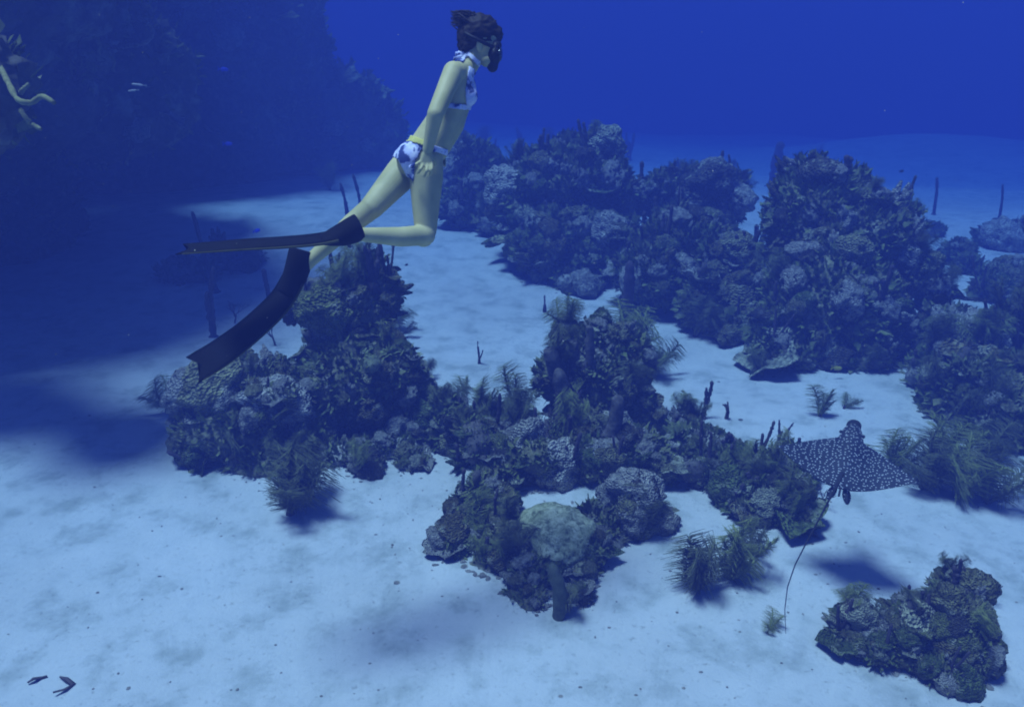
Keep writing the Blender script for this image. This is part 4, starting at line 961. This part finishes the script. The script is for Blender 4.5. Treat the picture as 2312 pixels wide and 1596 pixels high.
fish('tiny dark fish above the far sand at right', 2036, 387, 11, 14, (.03, .03, .05), 20, .4)

# ---------------------------------------------------------------- bits on the sand
rb = Bag(); r0 = random.Random(8); rs_j = np.random.default_rng(3)
for k in range(560):
    x, y = (r0.uniform(0, 2312), r0.uniform(820, 1600)) if k < 130 else (r0.gauss(1150, 420), r0.gauss(1080, 180))
    if y < 700: continue
    g = G(x, min(y, 1620)); s = r0.uniform(.003, .010) * (1 if k % 9 else 1.8); v, f = ICO[1]
    g[2] = ground_z(g[0], g[1])
    rb.add(v * (s * r0.uniform(.6, 1.6), s * r0.uniform(.6, 1.4), s * r0.uniform(.4, .8)) + g, [tuple(q) for q in f])
low = [(c, r) for c, r in ALL_LOBES if c[2] - r[2] < 0.25 and np.hypot(c[0], c[1]) < 13]
for k in range(1500):
    c, r = r0.choice(low); a = r0.uniform(0, 6.28); q = 1.0 + abs(r0.gauss(0, .28))
    x, y = c[0] + r[0] * q * math.cos(a), c[1] + r[1] * q * math.sin(a); s = r0.uniform(.006, .026) * (1.5 if k % 13 == 0 else 1); v, f = ICO[1]
    rb.add(v * (s * r0.uniform(.6, 1.6), s * r0.uniform(.6, 1.4), s * r0.uniform(.4, .8)) + rs_j.uniform(-.25, .25, v.shape) * s + (x, y, ground_z(x, y)), [tuple(q) for q in f])
tag(link('rubble', rb.mesh('rubble', M_RUB, False)), 'small coral bits strewn on the sand', 'rubble', kind='stuff')
def leaf_debris(label, x, y, pts, w):
    g = G(x, y); g[2] = ground_z(g[0], g[1]); root = thing('leaf_debris', label, 'leaf', g); k = depth_at(y) / FPX
    b = Bag(); c = np.array([((px - x) * k, -(py - y) * k * 1.35, .012 + .012 * math.sin(i * 2)) for i, (px, py) in enumerate(pts)])
    n = len(c); t = np.gradient(c, axis=0); s = np.stack([-t[:, 1], t[:, 0], 0 * t[:, 0]], -1); s /= np.linalg.norm(s, axis=1)[:, None]
    ww = w * k * .5 * np.sin(np.pi * np.linspace(.12, .92, n))[:, None]
    V = np.concatenate([c + s * ww, c + (0, 0, .008), c - s * ww, c - (0, 0, .006)])
    b.add(V, [(a * n + i, a * n + i + 1, ((a + 1) % 4) * n + i + 1, ((a + 1) % 4) * n + i) for a in range(4) for i in range(n - 1)])
    link('blade', b.mesh('blade', M_TWIG), root)
leaf_debris('curled dead leaf on sand at bottom left, left piece', 95, 1555, [(78, 1566), (88, 1560), (98, 1552), (110, 1550)], 12)
leaf_debris('curled dead leaf on sand at bottom left, right piece', 155, 1570, [(130, 1552), (150, 1560), (168, 1566), (160, 1578), (142, 1590)], 13)

sn = Bag()
for k in range(260):
    p = P(r0.uniform(0, 2312), r0.uniform(0, 1596), r0.uniform(2.2, 7.0)); v, f = ICO[1]
    if p[2] > .1: sn.add(v * r0.uniform(.0008, .0022) + p, [tuple(q) for q in f])
tag(link('marine_snow', sn.mesh('marine_snow', M_PALE)), 'tiny pale specks drifting in the water', 'specks', kind='stuff')

# ---------------------------------------------------------------- the water itself
bmw = bmesh.new(); bmesh.ops.create_cube(bmw, size=1.0)
me = bpy.data.meshes.new('haze'); bmw.to_mesh(me); bmw.free()
zlo = float(hz.min()) - 1.0
hz_o = link('haze', me, loc=(0, 70, (zlo + 9.6) / 2), scale=(240, 240, 9.6 - zlo)); hz_o['kind'] = 'stuff'; hz_o['label'] = 'blue water filling the whole scene'; hz_o['category'] = 'water'
mw = bpy.data.materials.new('water'); mw.use_nodes = True; n = mw.node_tree.nodes; n.clear()
pv = n.new('ShaderNodeVolumePrincipled'); pv.inputs['Color'].default_value = (*WATER_SCATTER, 1); pv.inputs['Density'].default_value = WATER_DENSITY
pv.inputs['Absorption Color'].default_value = (*WATER_ABSORB, 1); pv.inputs['Anisotropy'].default_value = 0.0
oo = n.new('ShaderNodeOutputMaterial'); mw.node_tree.links.new(pv.outputs[0], oo.inputs['Volume']); me.materials.append(mw)
